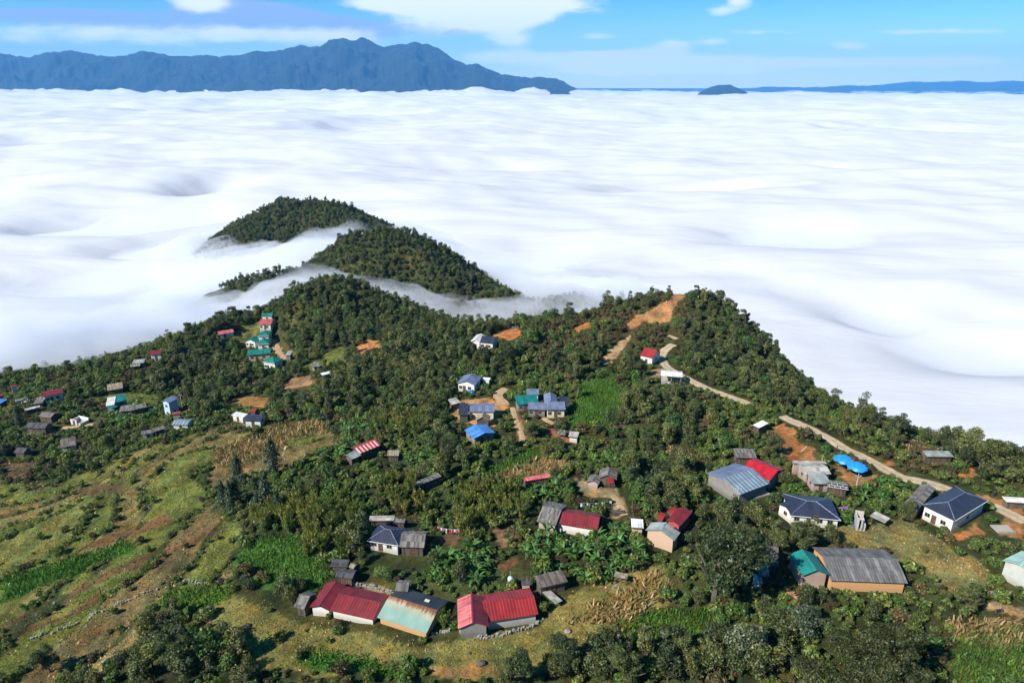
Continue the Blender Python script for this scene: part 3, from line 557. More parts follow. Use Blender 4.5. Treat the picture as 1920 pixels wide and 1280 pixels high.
# valleys that show through where the sheet is thin
thin = np.zeros_like(SX)
def thin_spot(u, v, ru, rv, g):
    d = (CAM_H+70)/max(1e-3, -(ray(u, v)[2])); c = d*ray(u, v)
    wx = ru/FPX*d; dv = abs((CAM_H+70)/-(ray(u, v+rv)[2])*ray(u, v+rv)[1] - (CAM_H+70)/-(ray(u, v-rv)[2])*ray(u, v-rv)[1])/2
    return g*np.exp(-(((SX-c[0])/wx)**2 + ((SY-c[1])/dv)**2))
for q in ((690,232,90,9,.9),(1290,350,130,14,.75),(410,350,70,14,.6),(60,262,130,8,.55),(1720,238,110,6,.85),(1560,238,40,5,.6),(1060,185,60,5,.7),(1790,680,220,50,.7),(1640,620,110,40,.5),(1500,470,160,25,.4),(240,420,160,25,.45),(150,560,150,40,.4),(900,300,160,12,.5),(300,215,180,8,.3),(1500,300,150,10,.5),
          (330,480,120,30,.3),(1020,500,120,30,.4),(960,520,60,30,.4)):
    thin = np.maximum(thin, thin_spot(*q))
basin = thin.copy()
thin = np.clip(thin*(.75+1.0*fbm(SX/260, SY/190, 4, .55)), 0, .06)
SZ = SZ - 52*np.clip(basin*(1+.5*fbm(SX/400, SY/260, 3)), 0, 1.2)*smooth(250, 900, np.hypot(SX, SY))
sea = grid_mesh('cloud_sea', SX, SY, SZ, [mc])
a = sea.data.attributes.new('thin', 'FLOAT', 'POINT'); a.data.foreach_set('value', thin.ravel().astype(np.float32))
tag(sea, 'white sea of cloud filling the valley out to the horizon', 'clouds', kind='stuff')

# ------------------------------------------------------------------ mist hugging the hills: one closed volume of even density
mm = bpy.data.materials.new('mist'); mm.use_nodes = True; t = mm.node_tree; t.nodes.clear()
pv = N(t, 'ShaderNodeVolumePrincipled'); pv.inputs['Color'].default_value = (.9, .92, .96, 1); pv.inputs['Anisotropy'].default_value = 0.0
tcm = N(t, 'ShaderNodeTexCoord'); vm = N(t, 'ShaderNodeVectorMath', operation='MULTIPLY'); L(t, tcm.outputs['Object'], vm.inputs[0]); vm.inputs[1].default_value = (.020, .030, .045)
nm1 = N(t, 'ShaderNodeTexNoise'); nm1.inputs['Scale'].default_value = 1; nm1.inputs['Detail'].default_value = 4; nm1.inputs['Roughness'].default_value = .55; nm1.inputs['Distortion'].default_value = .6; L(t, vm.outputs[0], nm1.inputs['Vector'])
sm = N(t, 'ShaderNodeSeparateXYZ'); L(t, tcm.outputs['Object'], sm.inputs[0])
low = N(t, 'ShaderNodeMapRange'); low.inputs[1].default_value = -16; low.inputs[2].default_value = -56; low.inputs[3].default_value = .0; low.inputs[4].default_value = .42; L(t, sm.outputs[2], low.inputs[0])
dn_ = N(t, 'ShaderNodeMapRange', interpolation_type='SMOOTHSTEP'); dn_.inputs[1].default_value = .42; dn_.inputs[2].default_value = .80; L(t, math_node(t, 'ADD', nm1.outputs[0], low.outputs[0]), dn_.inputs[0])
L(t, math_node(t, 'MULTIPLY', dn_.outputs[0], .068), pv.inputs['Density'])
oo = N(t, 'ShaderNodeOutputMaterial'); L(t, pv.outputs[0], oo.inputs['Volume'])
def mist_top(x, y):
    z = -46 + 8*fbm(x/70, y/45+2, 4, .55) + 4*np.abs(fbm(x/24, y/16, 3))
    g = lambda cx, cy, sx_, sy_, h: h*np.exp(-(((x-cx)/sx_)**2 + ((y-cy)/sy_)**2))
    z = z + g(-105, 383, 42, 18, 17) + g(-50, 372, 45, 16, 9) + g(0, 382, 50, 20, 8)     # behind the domed hill
    z = z + g(45, 398, 55, 30, 14) + g(-122, 400, 40, 20, 25) + g(-60, 385, 40, 15, 6)
    z = z + g(-120, 522, 50, 28, 31) + g(-160, 505, 50, 20, 10)     # between the second hill and the third
    z = z + g(-200, 410, 45, 20, 4)
    z = z + g(-178, 323, 78, 26, 39) + g(-245, 298, 65, 27, 36)                                # left flank of the village
    return z
mxs = np.arange(-520, 460.1, 5.0); mys = np.arange(200, 900.1, 5.0)
MX, MY = np.meshgrid(mxs, mys)
land_ = np.zeros(MX.shape); hh_ = height_raw(MX, MY); land_[(hh_ > -80) & (np.hypot(MX+40, MY-400) < 380)] = 1
land_[(hh_ > -80) & (MX > 110) & (MY < 330)] = 0
kk = smooth(.03, .75, blur(land_, 260))
kk = kk*smooth(0, 1, np.minimum.reduce([(MX+520)/90, (460-MX)/90, (MY-200)/40, (900-MY)/90]))
MT = mist_top(MX, MY)*kk + (1-kk)*(sea_height(MX, MY)-7)
MT = np.maximum(MT, -104)
nr, nc = MX.shape
V = np.concatenate([np.stack([MX.ravel(), MY.ravel(), MT.ravel()], 1), np.stack([MX.ravel(), MY.ravel(), np.full(MX.size, -112.0)], 1)])
i = np.arange((nr-1)*nc).reshape(nr-1, nc)[:, :-1].ravel()
F = [np.stack([i, i+1, i+nc+1, i+nc], 1), np.stack([i+nc, i+nc+1, i+1, i], 1)+nr*nc]
idx = np.arange(nr*nc).reshape(nr, nc); B = nr*nc
for e in (idx[0], idx[-1][::-1], idx[::-1, 0], idx[:, -1]):
    F.append(np.stack([e[:-1], e[:-1]+B, e[1:]+B, e[1:]], 1))
F = np.concatenate(F)
mist = new_mesh('mist', V, F, [mm], smooth_=True)
tag(mist, 'thin white mist drifting around the wooded hill tops', 'mist', kind='stuff')

# ------------------------------------------------------------------ far mountains
mf, t, b = mat('mountain_forest')
b.inputs['Roughness'].default_value = 1
c_ = ramp(t, noise(t, .004, 6), [(0.3, (.003, .008, .006)), (.7, (.012, .022, .014))])
L(t, c_, b.inputs['Base Color'])
def mountain(name, prof, d_crest, width, label, base=-140, seed=0, rough=1.0):
    us = np.arange(prof[0][0], prof[-1][0]+.1, 2.0)
    tops = np.interp(us, [p[0] for p in prof], [p[1] for p in prof])
    tops = tops + rough*(1.6*fbm(us/16+seed, us*0+seed, 4, .6)+.7*np.abs(fbm(us/5, us*0+seed, 2)))
    off = np.linspace(-1, 1, 90)
    rowsX, rowsY, rowsZ = [], [], []
    for o_ in off:
        r = np.stack([ray(u_, v_) for u_, v_ in zip(us, tops)])
        k = d_crest/r[:, 1]
        cx, cz = r[:, 0]*k, CAM_H + r[:, 2]*k
        Y = np.full(len(us), d_crest + o_*width); X = cx*(Y/d_crest)
        f = np.clip(1-abs(o_)**1.15, 0, 1)
        n = fbm(X/900+seed, Y/900, 5, .55); n2 = fbm(X/260+seed, Y/300, 4, .55)
        e = 1-f
        Z = base + (cz-base)*f + (n*.32+n2*.10)*np.maximum(cz-base, 50)*e*f*4*.7*rough + (cz-base)*.018*n2*rough
        rowsX.append(X); rowsY.append(Y); rowsZ.append(Z)
    o = grid_mesh(name, np.array(rowsX), np.array(rowsY), np.array(rowsZ), [mf], smooth_=True)
    return tag(o, label, kind='structure')
K2 = lambda pts: [(p[0]/2, p[1]/2) for p in pts]
R1p = [(-500,230),(-300,190),(-120,215),(0,200),(60,210),(110,212),(180,196),(265,188),(340,205),(420,212),(480,205),(545,190),(600,200),(660,212),(740,205),(830,212),(900,206),(960,192),(1020,195),(1060,187),(1120,170),(1150,176),(1200,172),
      (1240,150),(1290,145),(1330,152),(1357,141),(1390,150),(1420,168),(1445,178),(1500,165),(1560,157),(1610,165),(1660,190),(1700,220),(1750,243),(1790,238),(1840,262),(1880,278),(1930,285),(1990,292),(2030,288),(2060,293),(2080,292),(2110,303),(2130,316),(2165,335),(2200,352)]
mountain('mountains', K2(R1p), 10500, 2300, 'long blue mountain range rising over the cloud sea', seed=2)
mountain('mountains', K2([(2590,378),(2622,348),(2650,332),(2695,318),(2735,318),(2778,333),(2804,350),(2830,378)]), 9800, 480, 'small lone blue peak poking through the cloud sea', base=-160, seed=9, rough=.4)
mountain('mountains', K2([(2700,345),(2820,330),(2880,325),(2960,327),(3000,328),(3100,326),(3180,320),(3260,322),(3340,314),(3420,306),(3500,308),(3600,303),(3700,309),(3780,302),(3860,306),(4000,300),(4300,320)]), 21000, 1500, 'pale blue hills lying low on the far horizon', base=-160, seed=4, rough=.5)
mountain('mountains', K2([(3460,362),(3560,346),(3640,336),(3740,330),(3800,334),(3880,338),(4000,334),(4200,350)]), 18500, 700, 'low blue ridge just above the clouds at the far right', base=-160, seed=6, rough=.4)

# ------------------------------------------------------------------ the air
hm = bpy.data.materials.new('haze'); hm.use_nodes = True; t = hm.node_tree; t.nodes.clear()
pv = N(t, 'ShaderNodeVolumePrincipled'); pv.inputs['Color'].default_value = (.12, .47, 1, 1); pv.inputs['Density'].default_value = 4.3e-5
oo = N(t, 'ShaderNodeOutputMaterial'); L(t, pv.outputs[0], oo.inputs['Volume'])
hx, hy0, hy1, hz0, hz1 = 34000, -1500, 24000, -345, 1150
V = [(-hx,hy0,hz0),(hx,hy0,hz0),(hx,hy1,hz0),(-hx,hy1,hz0),(-hx,hy0,hz1),(hx,hy0,hz1),(hx,hy1,hz1),(-hx,hy1,hz1)]
haze = new_mesh('haze', V, [(0,3,2,1),(4,5,6,7),(0,1,5,4),(1,2,6,5),(2,3,7,6),(3,0,4,7)], [hm])
tag(haze, 'faint blue haze of the clear mountain air', 'haze', kind='stuff')
# ------------------------------------------------------------------ land use, outlined on the photograph
STRIP_PAL = np.array([(.17, .165, .045), (.13, .16, .032), (.21, .18, .06), (.10, .13, .026), (.165, .13, .05), (.15, .165, .04), (.24, .20, .075), (.12, .12, .035), (.19, .15, .055)])
def strip_color(x, y):
    i = np.clip(((x-GX0)/GS).astype(int), 0, HX.shape[1]-1); j = np.clip(((y-GY0)/GS).astype(int), 0, HX.shape[0]-1)
    k = np.floor(STRIP_T[j, i]).astype(int); seg = np.floor((x*.8+y*.35+5*fbm(x/9, y/9, 2))/(30+(k*7 % 17)) + (k*37 % 17)/17.0).astype(int)
    c = STRIP_PAL[((k*131+seg*71) ^ (k*17+seg*29)) % len(STRIP_PAL)]*.85+np.array([.14, .15, .04])*.15
    c = c*np.array([1.08, .98, 1.05])
    return c*(1+.22*fbm(x/3.1, y/5, 3)[:, None])
OLIVE = (.125, .115, .03); GRASS = (.11, .14, .028); DIRT = (.40, .165, .055); SOIL = (.15, .085, .035); STRAW = (.24, .17, .065); TAN = (.42, .27, .13); LUSH = (.05, .13, .016); BROWN = (.10, .06, .03)
LAND = [
 ('field', FIELDS_LEFT, (.17, .165, .045)),
 ('field', [(440,1112),(580,1172),(700,1190),(800,1210),(900,1190),(1000,1180),(1060,1110),(1240,1062),(1265,1100),(1200,1185),(980,1275),(760,1262),(480,1260),(400,1190),(380,1130)], (.18, .16, .045)),
 ('field', [(1040,1130),(1240,1062),(1262,1110),(1190,1185),(1080,1200)], (.22, .175, .05)),
 ('field', [(1560,990),(1700,975),(1800,1030),(1870,1085),(1780,1112),(1700,1050),(1600,1030)], (.21, .17, .06)),
 ('field', [(560,690),(640,650),(670,668),(620,700)], GRASS),
 ('field', [(430,640),(450,610),(500,600),(490,640),(455,650)], (.13, .125, .035)),
 ('field', [(160,745),(240,735),(300,745),(290,760),(200,765)], GRASS),
 ('scrub', [(1290,790),(1420,760),(1440,800),(1330,830)], BROWN),
 ('field', [(1690,815),(1790,850),(1760,870),(1690,850)], BROWN),
 ('scrub', [(1180,560),(1290,540),(1300,610),(1210,640),(1120,640),(1000,690),(990,650)], (.075, .06, .022)),
 ('scrub', [(1040,600),(1180,570),(1190,600),(1100,640),(1010,640)], (.085, .06, .022)),
 ('grass', [(0,1085),(80,1060),(235,1016),(255,1028),(130,1085),(0,1130)], LUSH),
 ('grass', [(440,1045),(490,1003),(560,1010),(620,1080),(600,1112),(520,1100),(450,1080)], (.06, .14, .022)),
 ('grass', [(300,1115),(360,1100),(425,1105),(432,1120),(380,1150),(290,1140)], (.10, .16, .02)),
 ('grass', [(870,895),(1005,838),(1012,862),(930,898),(880,905)], (.06, .12, .016)),
 ('grass', [(1070,775),(1085,720),(1150,698),(1165,760),(1120,805),(1065,800)], (.085, .16, .018)),
 ('grass', [(1100,1200),(1200,1150),(1330,1140),(1340,1190),(1200,1220)], (.06, .10, .018)),
 ('grass', [(1770,1200),(1930,1170),(1930,1290),(1790,1290)], (.085, .10, .025)),
 ('grass', px('A', [(0,900),(150,880),(400,935),(650,955),(900,1040),(1380,1130),(1390,1200),(1000,1240),(800,1190),(600,1110),(200,1100),(0,1060)]), LUSH),
 ('soil', [(0,1172),(130,1108),(260,1042),(400,985),(412,1003),(300,1045),(200,1090),(90,1150),(0,1195)], (.17, .10, .042)),
 ('soil', [(0,1195),(200,1110),(195,1125),(60,1180),(0,1210)], (.14, .08, .035)),
 ('soil', [(140,1030),(310,965),(320,980),(200,1022)], (.2, .11, .045)),
 ('soil', [(0,870),(70,865),(55,900),(0,905)], (.13, .085, .045)),
 ('soil', [(160,905),(240,905),(220,925),(130,930)], (.12, .085, .035)),
 ('straw', [(390,850),(470,815),(520,810),(540,840),(460,875),(400,880)], (.2, .15, .06)),
 ('straw', [(480,800),(600,790),(620,815),(520,830)], (.17, .14, .05)),
 ('straw', [(915,900),(1000,860),(1075,868),(1060,890),(960,905)], (.30, .2, .08)),
 ('straw', [(1240,838),(1290,845),(1320,870),(1270,878)], (.28, .17, .06)),
 ('straw', [(1760,1170),(1920,1160),(1930,1215),(1790,1200)], (.28, .2, .09)),
 ('straw', [(1040,1180),(1230,1070),(1255,1100),(1170,1180)], (.24, .175, .05)),
 ('dirt', [(800,1262),(890,1240),(940,1250),(860,1278)], (.3, .17, .06)),
 ('dirt', px('R3', [(995,40),(925,50),(895,105),(875,140),(740,205),(590,300),(630,330),(740,285),(790,285),(870,290),(905,210),(985,100)]), (.36, .18, .075)),
 ('dirt', px('R3', [(620,370),(550,410),(440,530),(470,570),(535,500),(630,395)]), TAN),
 ('dirt', px('R3', [(250,345),(330,285),(380,290),(360,325),(290,360)]), DIRT),
 ('dirt', px('R3', [(730,640),(760,590),(860,570),(880,600),(800,640)]), (.3, .2, .09)),
 ('dirt', px('R4', [(200,420),(270,400),(325,470),(340,560),(430,580),(500,680),(300,700),(250,620),(225,500),(180,450)]), DIRT),
 ('dirt', px('R4', [(600,700),(720,760),(800,760),(900,760),(890,800),(800,845),(740,850),(650,800)]), (.38, .2, .08)),
 ('dirt', px('R4', [(1430,1210),(1600,1120),(1650,1160),(1480,1240)]), DIRT),
 ('dirt', px('R4', [(1560,900),(1700,920),(1930,1000),(1930,1230),(1700,1180),(1800,1040),(1680,960)]), (.33, .16, .06)),
 ('dirt', px('R4', [(920,690),(1010,655),(1010,700),(940,720)]), DIRT),
 ('dirt', px('R4', [(1460,750),(1560,740),(1600,780),(1500,800)]), DIRT),
 ('dirt', px('R2', [(630,320),(640,290),(690,255),(775,265),(775,300),(690,315),(645,355)]), (.45, .2, .075)),
 ('dirt', px('R2', [(1455,230),(1530,195),(1625,178),(1640,220),(1575,270),(1550,235),(1480,240)]), (.48, .19, .06)),
 ('dirt', px('R2', [(1200,690),(1270,620),(1430,600),(1490,640),(1560,660),(1540,700),(1480,800),(1230,750)]), (.44, .23, .09)),
 ('dirt', px('R2', [(1590,690),(1630,680),(1660,890),(1620,890)]), (.38, .2, .085)),
 ('dirt', px('R1', [(1425,675),(1600,625),(1735,640),(1700,690),(1600,700),(1520,680)]), (.36, .19, .06)),
 ('dirt', px('R1', [(1745,250),(1770,255),(1840,385),(1800,400)]), (.36, .24, .11)),
 ('dirt', px('R2', [(320,480),(350,500),(340,540),(160,560),(200,500)]), (.3, .18, .09)),
 ('dirt', px('R3', [(60,1000),(130,970),(260,1020),(230,1060),(120,1020)]), (.28, .11, .05)),
 ('dirt', px('R6', [(700,290),(860,340),(1000,370),(1060,550),(950,560),(930,440),(700,400)]), (.3, .22, .11)),
 ('dirt', px('R6', [(110,900),(280,880),(300,930),(140,950)]), (.15, .08, .035)),
 ('dirt', px('R7', [(1680,640),(1930,640),(1930,700),(1700,700)]), (.42, .3, .15)),
 ('dirt', px('R5', [(1480,300),(1560,290),(1540,440),(1480,420)]), (.26, .15, .07)),
 ('dirt', px('R5', [(1130,340),(1270,330),(1270,400),(1140,410)]), (.14, .09, .045)),
 ('dirt', px('R5', [(640,600),(860,690),(860,710),(600,650)]), (.3, .24, .14)),
]
# ------------------------------------------------------------------ ground sheet
def axis(segs):
    o = []
    for a, b, s in segs: o.append(np.arange(a, b, s))
    return np.concatenate(o)
tx = np.concatenate([-np.geomspace(31000, 420, 40), axis([(-400,-240,5),(-240,-190,1.5),(-190,170,.72),(170,240,2),(240,420,6)]), np.geomspace(430, 31000, 40)])
ty = np.concatenate([axis([(-1400,-100,100),(-100,60,8),(60,330,.72),(330,400,2),(400,700,4)]), np.geomspace(705, 31000, 50)])
TX, TY = np.meshgrid(tx, ty)
TZ = np.empty_like(TX)
ins = (TX > GX0) & (TX < GX1-1) & (TY > GY0) & (TY < GY1-1)
TZ[ins] = hz(TX[ins], TY[ins]); TZ[~ins] = height_raw(TX[~ins], TY[~ins])
mg, t, b = mat('ground_soil'); b.inputs['Roughness'].default_value = 1; b.inputs['Specular IOR Level'].default_value = .1
va = N(t, 'ShaderNodeAttribute', attribute_name='land')
n1 = noise(t, .9, 6, rough=.7); n2 = noise(t, 3.5, 4, rough=.7)
c1 = mixc(t, 1.0, va.outputs['Color'], ramp(t, n1, [(.3, (.45, .47, .45)), (.5, (1, 1, 1)), (.72, (1.6, 1.5, 1.3))]), 'MULTIPLY')
c1 = mixc(t, 1.0, c1, ramp(t, n2, [(.3, (.55, .55, .55)), (.55, (1, 1, 1)), (.75, (1.5, 1.45, 1.35))]), 'MULTIPLY')
L(t, c1, b.inputs['Base Color']); bump(t, b, n2, .8, .35)
TU, TV, TD = project(TX, TY, TZ)
wu = TU + 9*fbm(TX/7, TY/7, 3)*(200/np.maximum(TD, 50)); wv = TV + 6*fbm(TX/7+31, TY/7, 3)*(200/np.maximum(TD, 50))
base = np.zeros(TX.shape+(3,))
nn = fbm(TX/18, TY/18, 4)[..., None]
base[:] = np.array([.045, .055, .018]); base = base*(1+.5*nn) + np.maximum(0, fbm(TX/26+5, TY/26, 3))[..., None]*np.array([.05, .02, .0])
near = (TD < 400) & (TY > 40)
def paint(poly, colr, soft=None):
    m = inpoly(wu, wv, poly) & near
    base[m] = strip_color(TX[m], TY[m]) if poly is FIELDS_LEFT else np.array(colr)
for nm_, poly, colr in LAND: paint(poly, colr)
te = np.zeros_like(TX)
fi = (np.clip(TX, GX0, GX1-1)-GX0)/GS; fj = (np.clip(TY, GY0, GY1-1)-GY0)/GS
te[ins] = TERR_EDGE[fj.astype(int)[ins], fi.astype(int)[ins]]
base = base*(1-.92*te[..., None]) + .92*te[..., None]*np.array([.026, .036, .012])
# straw and green variation inside the fields
fn = fbm(TX/5, TY/9, 4)[..., None]
fg = fbm(TX/2.2, TY/3.4, 4)[..., None]
base = np.clip(base*(1+.38*fn+.25*fg)*(1+np.array([.16, .0, -.1])*fbm(TX/3.7+40, TY/4.5, 3)[..., None]*1.6), .004, .8)
ground = grid_mesh('ground', TX, TY, TZ, [mg])
ca = ground.data.attributes.new('land', 'FLOAT_COLOR', 'POINT')
ca.data.foreach_set('color', np.concatenate([base, np.ones(TX.shape+(1,))], 2).astype(np.float32).ravel())
tag(ground, 'green terraced hillside of fields, scrub and woods', kind='structure')
# ------------------------------------------------------------------ building materials
def metal(name, colr, worn=(.5, .5, .5), amt=.25, rib=.55, rough=.45, stripe=None):
    m, t, b = mat(name)
    tc = N(t, 'ShaderNodeTexCoord'); s = N(t, 'ShaderNodeSeparateXYZ'); L(t, tc.outputs['Object'], s.inputs[0])
    wv = math_node(t, 'SINE', math_node(t, 'MULTIPLY', s.outputs[0], 2*math.pi/rib))
    oi = N(t, 'ShaderNodeObjectInfo')
    vec = N(t, 'ShaderNodeVectorMath', operation='ADD'); L(t, tc.outputs['Object'], vec.inputs[0])
    rv = N(t, 'ShaderNodeCombineXYZ')
    for k in range(3): L(t, math_node(t, 'MULTIPLY', oi.outputs['Random'], 50+k*13), rv.inputs[k])
    L(t, rv.outputs[0], vec.inputs[1])
    st = N(t, 'ShaderNodeVectorMath', operation='MULTIPLY'); L(t, vec.outputs[0], st.inputs[0]); st.inputs[1].default_value = (1.6, .3, .3)
    n1 = noise(t, .8, 6, rough=.7, vec=st.outputs[0]); n2 = noise(t, .5, 3, vec=vec.outputs[0])
    c = mixc(t, ramp(t, n1, [(.45, (0, 0, 0)), (.75, (amt*2, amt*2, amt*2))]), colr, worn)
    c = mixc(t, 1.0, c, ramp(t, n2, [(.3, (.8, .8, .8)), (.7, (1.12, 1.12, 1.12))]), 'MULTIPLY')
    pc = N(t, 'ShaderNodeTexWhiteNoise', noise_dimensions='2D'); pv_ = N(t, 'ShaderNodeCombineXYZ'); L(t, math_node(t, 'ADD', math_node(t, 'FLOOR', math_node(t, 'DIVIDE', s.outputs[0], 1.05)), math_node(t, 'MULTIPLY', oi.outputs['Random'], 77)), pv_.inputs[0]); L(t, math_node(t, 'FLOOR', math_node(t, 'DIVIDE', s.outputs[1], 2.4)), pv_.inputs[1]); L(t, pv_.outputs[0], pc.inputs[0])
    c = mixc(t, 1.0, c, ramp(t, pc.outputs[0], [(0, (.80, .80, .80)), (1, (1.16, 1.16, 1.16))]), 'MULTIPLY')
    if stripe:
        sq = math_node(t, 'GREATER_THAN', math_node(t, 'SINE', math_node(t, 'MULTIPLY', s.outputs[0], 2*math.pi/stripe[1])), 0.1)
        c = mixc(t, sq, c, stripe[0])
    c = mixc(t, math_node(t, 'MULTIPLY', math_node(t, 'GREATER_THAN', wv, .8), .22), c, (.02, .02, .02))
    # sheet laps across the slope
    lap = math_node(t, 'GREATER_THAN', math_node(t, 'SINE', math_node(t, 'MULTIPLY', s.outputs[1], 2*math.pi/2.4)), .985)
    c = mixc(t, math_node(t, 'MULTIPLY', lap, .35), c, (.03, .03, .03))
    L(t, c, b.inputs['Base Color']); b.inputs['Roughness'].default_value = rough
    bump(t, b, wv, .35, .05)
    return m
def wallm(name, colr, dirt=(.2, .15, .1), amt=.5, brick=None):
    m, t, b = mat(name); b.inputs['Roughness'].default_value = .9
    tc = N(t, 'ShaderNodeTexCoord'); s = N(t, 'ShaderNodeSeparateXYZ'); L(t, tc.outputs['Object'], s.inputs[0])
    n1 = noise(t, .9, 6, rough=.65); n2 = noise(t, 4, 4)
    foot = N(t, 'ShaderNodeMapRange'); foot.inputs[1].default_value = .9; foot.inputs[2].default_value = -.1; L(t, math_node(t, 'ADD', s.outputs[2], math_node(t, 'MULTIPLY', n2, -.8)), foot.inputs[0])
    c = colr
    if brick:
        bt = N(t, 'ShaderNodeTexBrick'); bt.inputs['Scale'].default_value = 2.2; bt.inputs['Color1'].default_value = (*brick[0], 1); bt.inputs['Color2'].default_value = (*brick[1], 1); bt.inputs['Mortar'].default_value = (*brick[2], 1)
        bt.inputs['Mortar Size'].default_value = .03
        cv = N(t, 'ShaderNodeCombineXYZ'); L(t, math_node(t, 'ADD', s.outputs[0], s.outputs[1]), cv.inputs[0]); L(t, s.outputs[2], cv.inputs[1]); L(t, cv.outputs[0], bt.inputs['Vector'])
        c = bt.outputs['Color']
    c = mixc(t, ramp(t, n1, [(.42, (0, 0, 0)), (.8, (amt, amt, amt))]), c, dirt)
    c = mixc(t, math_node(t, 'MULTIPLY', foot.outputs[0], .55), c, dirt)
    L(t, c, b.inputs['Base Color']); bump(t, b, n2, .2, .03)
    return m
def board(name, c1, c2, rib=.35):
    m, t, b = mat(name); b.inputs['Roughness'].default_value = .9
    tc = N(t, 'ShaderNodeTexCoord'); s = N(t, 'ShaderNodeSeparateXYZ'); L(t, tc.outputs['Object'], s.inputs[0])
    oi = N(t, 'ShaderNodeObjectInfo')
    cell = math_node(t, 'FLOOR', math_node(t, 'DIVIDE', s.outputs[0], rib))
    wn = N(t, 'ShaderNodeTexWhiteNoise', noise_dimensions='2D'); cv = N(t, 'ShaderNodeCombineXYZ'); L(t, cell, cv.inputs[0]); L(t, math_node(t, 'ADD', math_node(t, 'FLOOR', math_node(t, 'DIVIDE', s.outputs[1], 1.5)), math_node(t, 'MULTIPLY', oi.outputs['Random'], 90)), cv.inputs[1]); L(t, cv.outputs[0], wn.inputs[0])
    n1 = noise(t, 1.1, 6, rough=.7)
    f = math_node(t, 'ADD', math_node(t, 'MULTIPLY', wn.outputs[0], .5), math_node(t, 'MULTIPLY', n1, .5))
    c = ramp(t, f, [(.25, c1), (.75, c2)])
    L(t, c, b.inputs['Base Color']); bump(t, b, f, .5, .06)
    return m
MAT = {
 'red': metal('roof_red', (.20, .017, .02), (.13, .04, .036), .4), 'red_bright': metal('roof_bright_red', (.29, .02, .02), (.17, .035, .03), .4), 'vivid_red': metal('roof_vivid_red', (.43, .011, .018), (.4, .02, .02), .1),
 'salmon': metal('roof_salmon', (.42, .09, .07), (.3, .1, .08)), 'pink': metal('roof_pink', (.62, .17, .16), (.33, .04, .04), .5, rib=.8), 'rust': metal('roof_rust', (.30, .06, .035), (.15, .05, .03)),
 'slate': metal('roof_slate', (.028, .033, .058), (.045, .049, .07), .2), 'bluegrey': metal('roof_blue_grey', (.15, .18, .27), (.2, .22, .28), .25), 'steel': metal('roof_steel', (.25, .33, .39), (.35, .37, .42), .3, stripe=((.12, .16, .2), 1.0)),
 'blue': metal('roof_blue', (.06, .21, .56), (.14, .3, .66), .25), 'teal': metal('roof_teal', (.011, .17, .14), (.02, .15, .13), .2), 'mint': metal('roof_mint', (.36, .55, .45), (.4, .5, .45), .2),
 'pale_metal': metal('roof_pale_metal', (.30, .33, .30), (.16, .17, .15), .4), 'white_roof': metal('roof_white', (.72, .71, .66), (.5, .47, .4), .2), 'black_metal': metal('roof_black', (.035, .04, .045), (.06, .065, .07), .3),
 'striped': metal('roof_striped', (.50, .03, .035), (.3, .04, .04), .1, stripe=((.68, .5, .46), 1.05)), 'weathered': metal('roof_weathered', (.105, .102, .098), (.30, .29, .27), .45, rib=.5, rough=.8),
 'old_grey': board('roof_old_grey', (.05, .047, .042), (.20, .185, .165)), 'brown_board': board('roof_brown_board', (.06, .048, .04), (.17, .14, .115)), 'dark_board': board('roof_dark_board', (.018, .018, .02), (.08, .078, .08)),
 'pale_board': board('roof_pale_board', (.2, .185, .16), (.46, .43, .38), .9), 'thatch': board('roof_thatch', (.12, .10, .07), (.30, .25, .17), .25),
 'white': wallm('wall_white', (.66, .65, .60), (.3, .25, .18), .3), 'grey_wall': wallm('wall_grey', (.22, .21, .19), (.1, .08, .06)), 'pale_wall': wallm('wall_pale', (.45, .46, .42), (.25, .23, .18)),
 'orange': wallm('wall_orange', (.56, .30, .13), (.4, .25, .12), .4), 'brick': wallm('wall_brick', (.4, .25, .18), (.45, .4, .33), .5, ((.36, .17, .11), (.44, .25, .17), (.45, .4, .34))), 'cream': wallm('wall_cream', (.66, .58, .42), (.4, .32, .2), .3),
 'beige': wallm('wall_beige', (.50, .34, .23), (.4, .3, .2), .4), 'pink_wall': wallm('wall_pinkish', (.38, .29, .24), (.2, .15, .12), .5, ((.36, .25, .2), (.44, .33, .28), (.4, .37, .33))), 'red_wall': wallm('wall_red', (.35, .06, .05)),
 'blue_wall': wallm('wall_blue', (.40, .53, .66), (.3, .35, .4), .2), 'green_wall': wallm('wall_green', (.015, .11, .075), (.05, .1, .06), .3), 'concrete': wallm('wall_concrete', (.46, .43, .38), (.25, .22, .18), .5),
 'stone_wall': wallm('wall_stone', (.42, .40, .36), (.14, .13, .11), .8), 'planks': board('wall_planks', (.035, .025, .018), (.13, .10, .075), .22)}
# green roof with rust creeping down from the ridge
m, t, b = mat('roof_rusty_green')
tc = N(t, 'ShaderNodeTexCoord'); s = N(t, 'ShaderNodeSeparateXYZ'); L(t, tc.outputs['Object'], s.inputs[0])
st = N(t, 'ShaderNodeVectorMath', operation='MULTIPLY'); L(t, tc.outputs['Object'], st.inputs[0]); st.inputs[1].default_value = (2.2, .25, .25)
n1 = noise(t, 1.3, 5, rough=.7, vec=st.outputs[0])
nearr = N(t, 'ShaderNodeMapRange'); nearr.inputs[1].default_value = -2.6; nearr.inputs[2].default_value = 0.0; L(t, s.outputs[1], nearr.inputs[0])
f = math_node(t, 'ADD', math_node(t, 'MULTIPLY', nearr.outputs[0], .56), math_node(t, 'MULTIPLY', n1, .75))
side = N(t, 'ShaderNodeMapRange'); side.inputs[1].default_value = -4; side.inputs[2].default_value = 4; L(t, s.outputs[0], side.inputs[0])
f = math_node(t, 'ADD', f, math_node(t, 'MULTIPLY', side.outputs[0], .1))
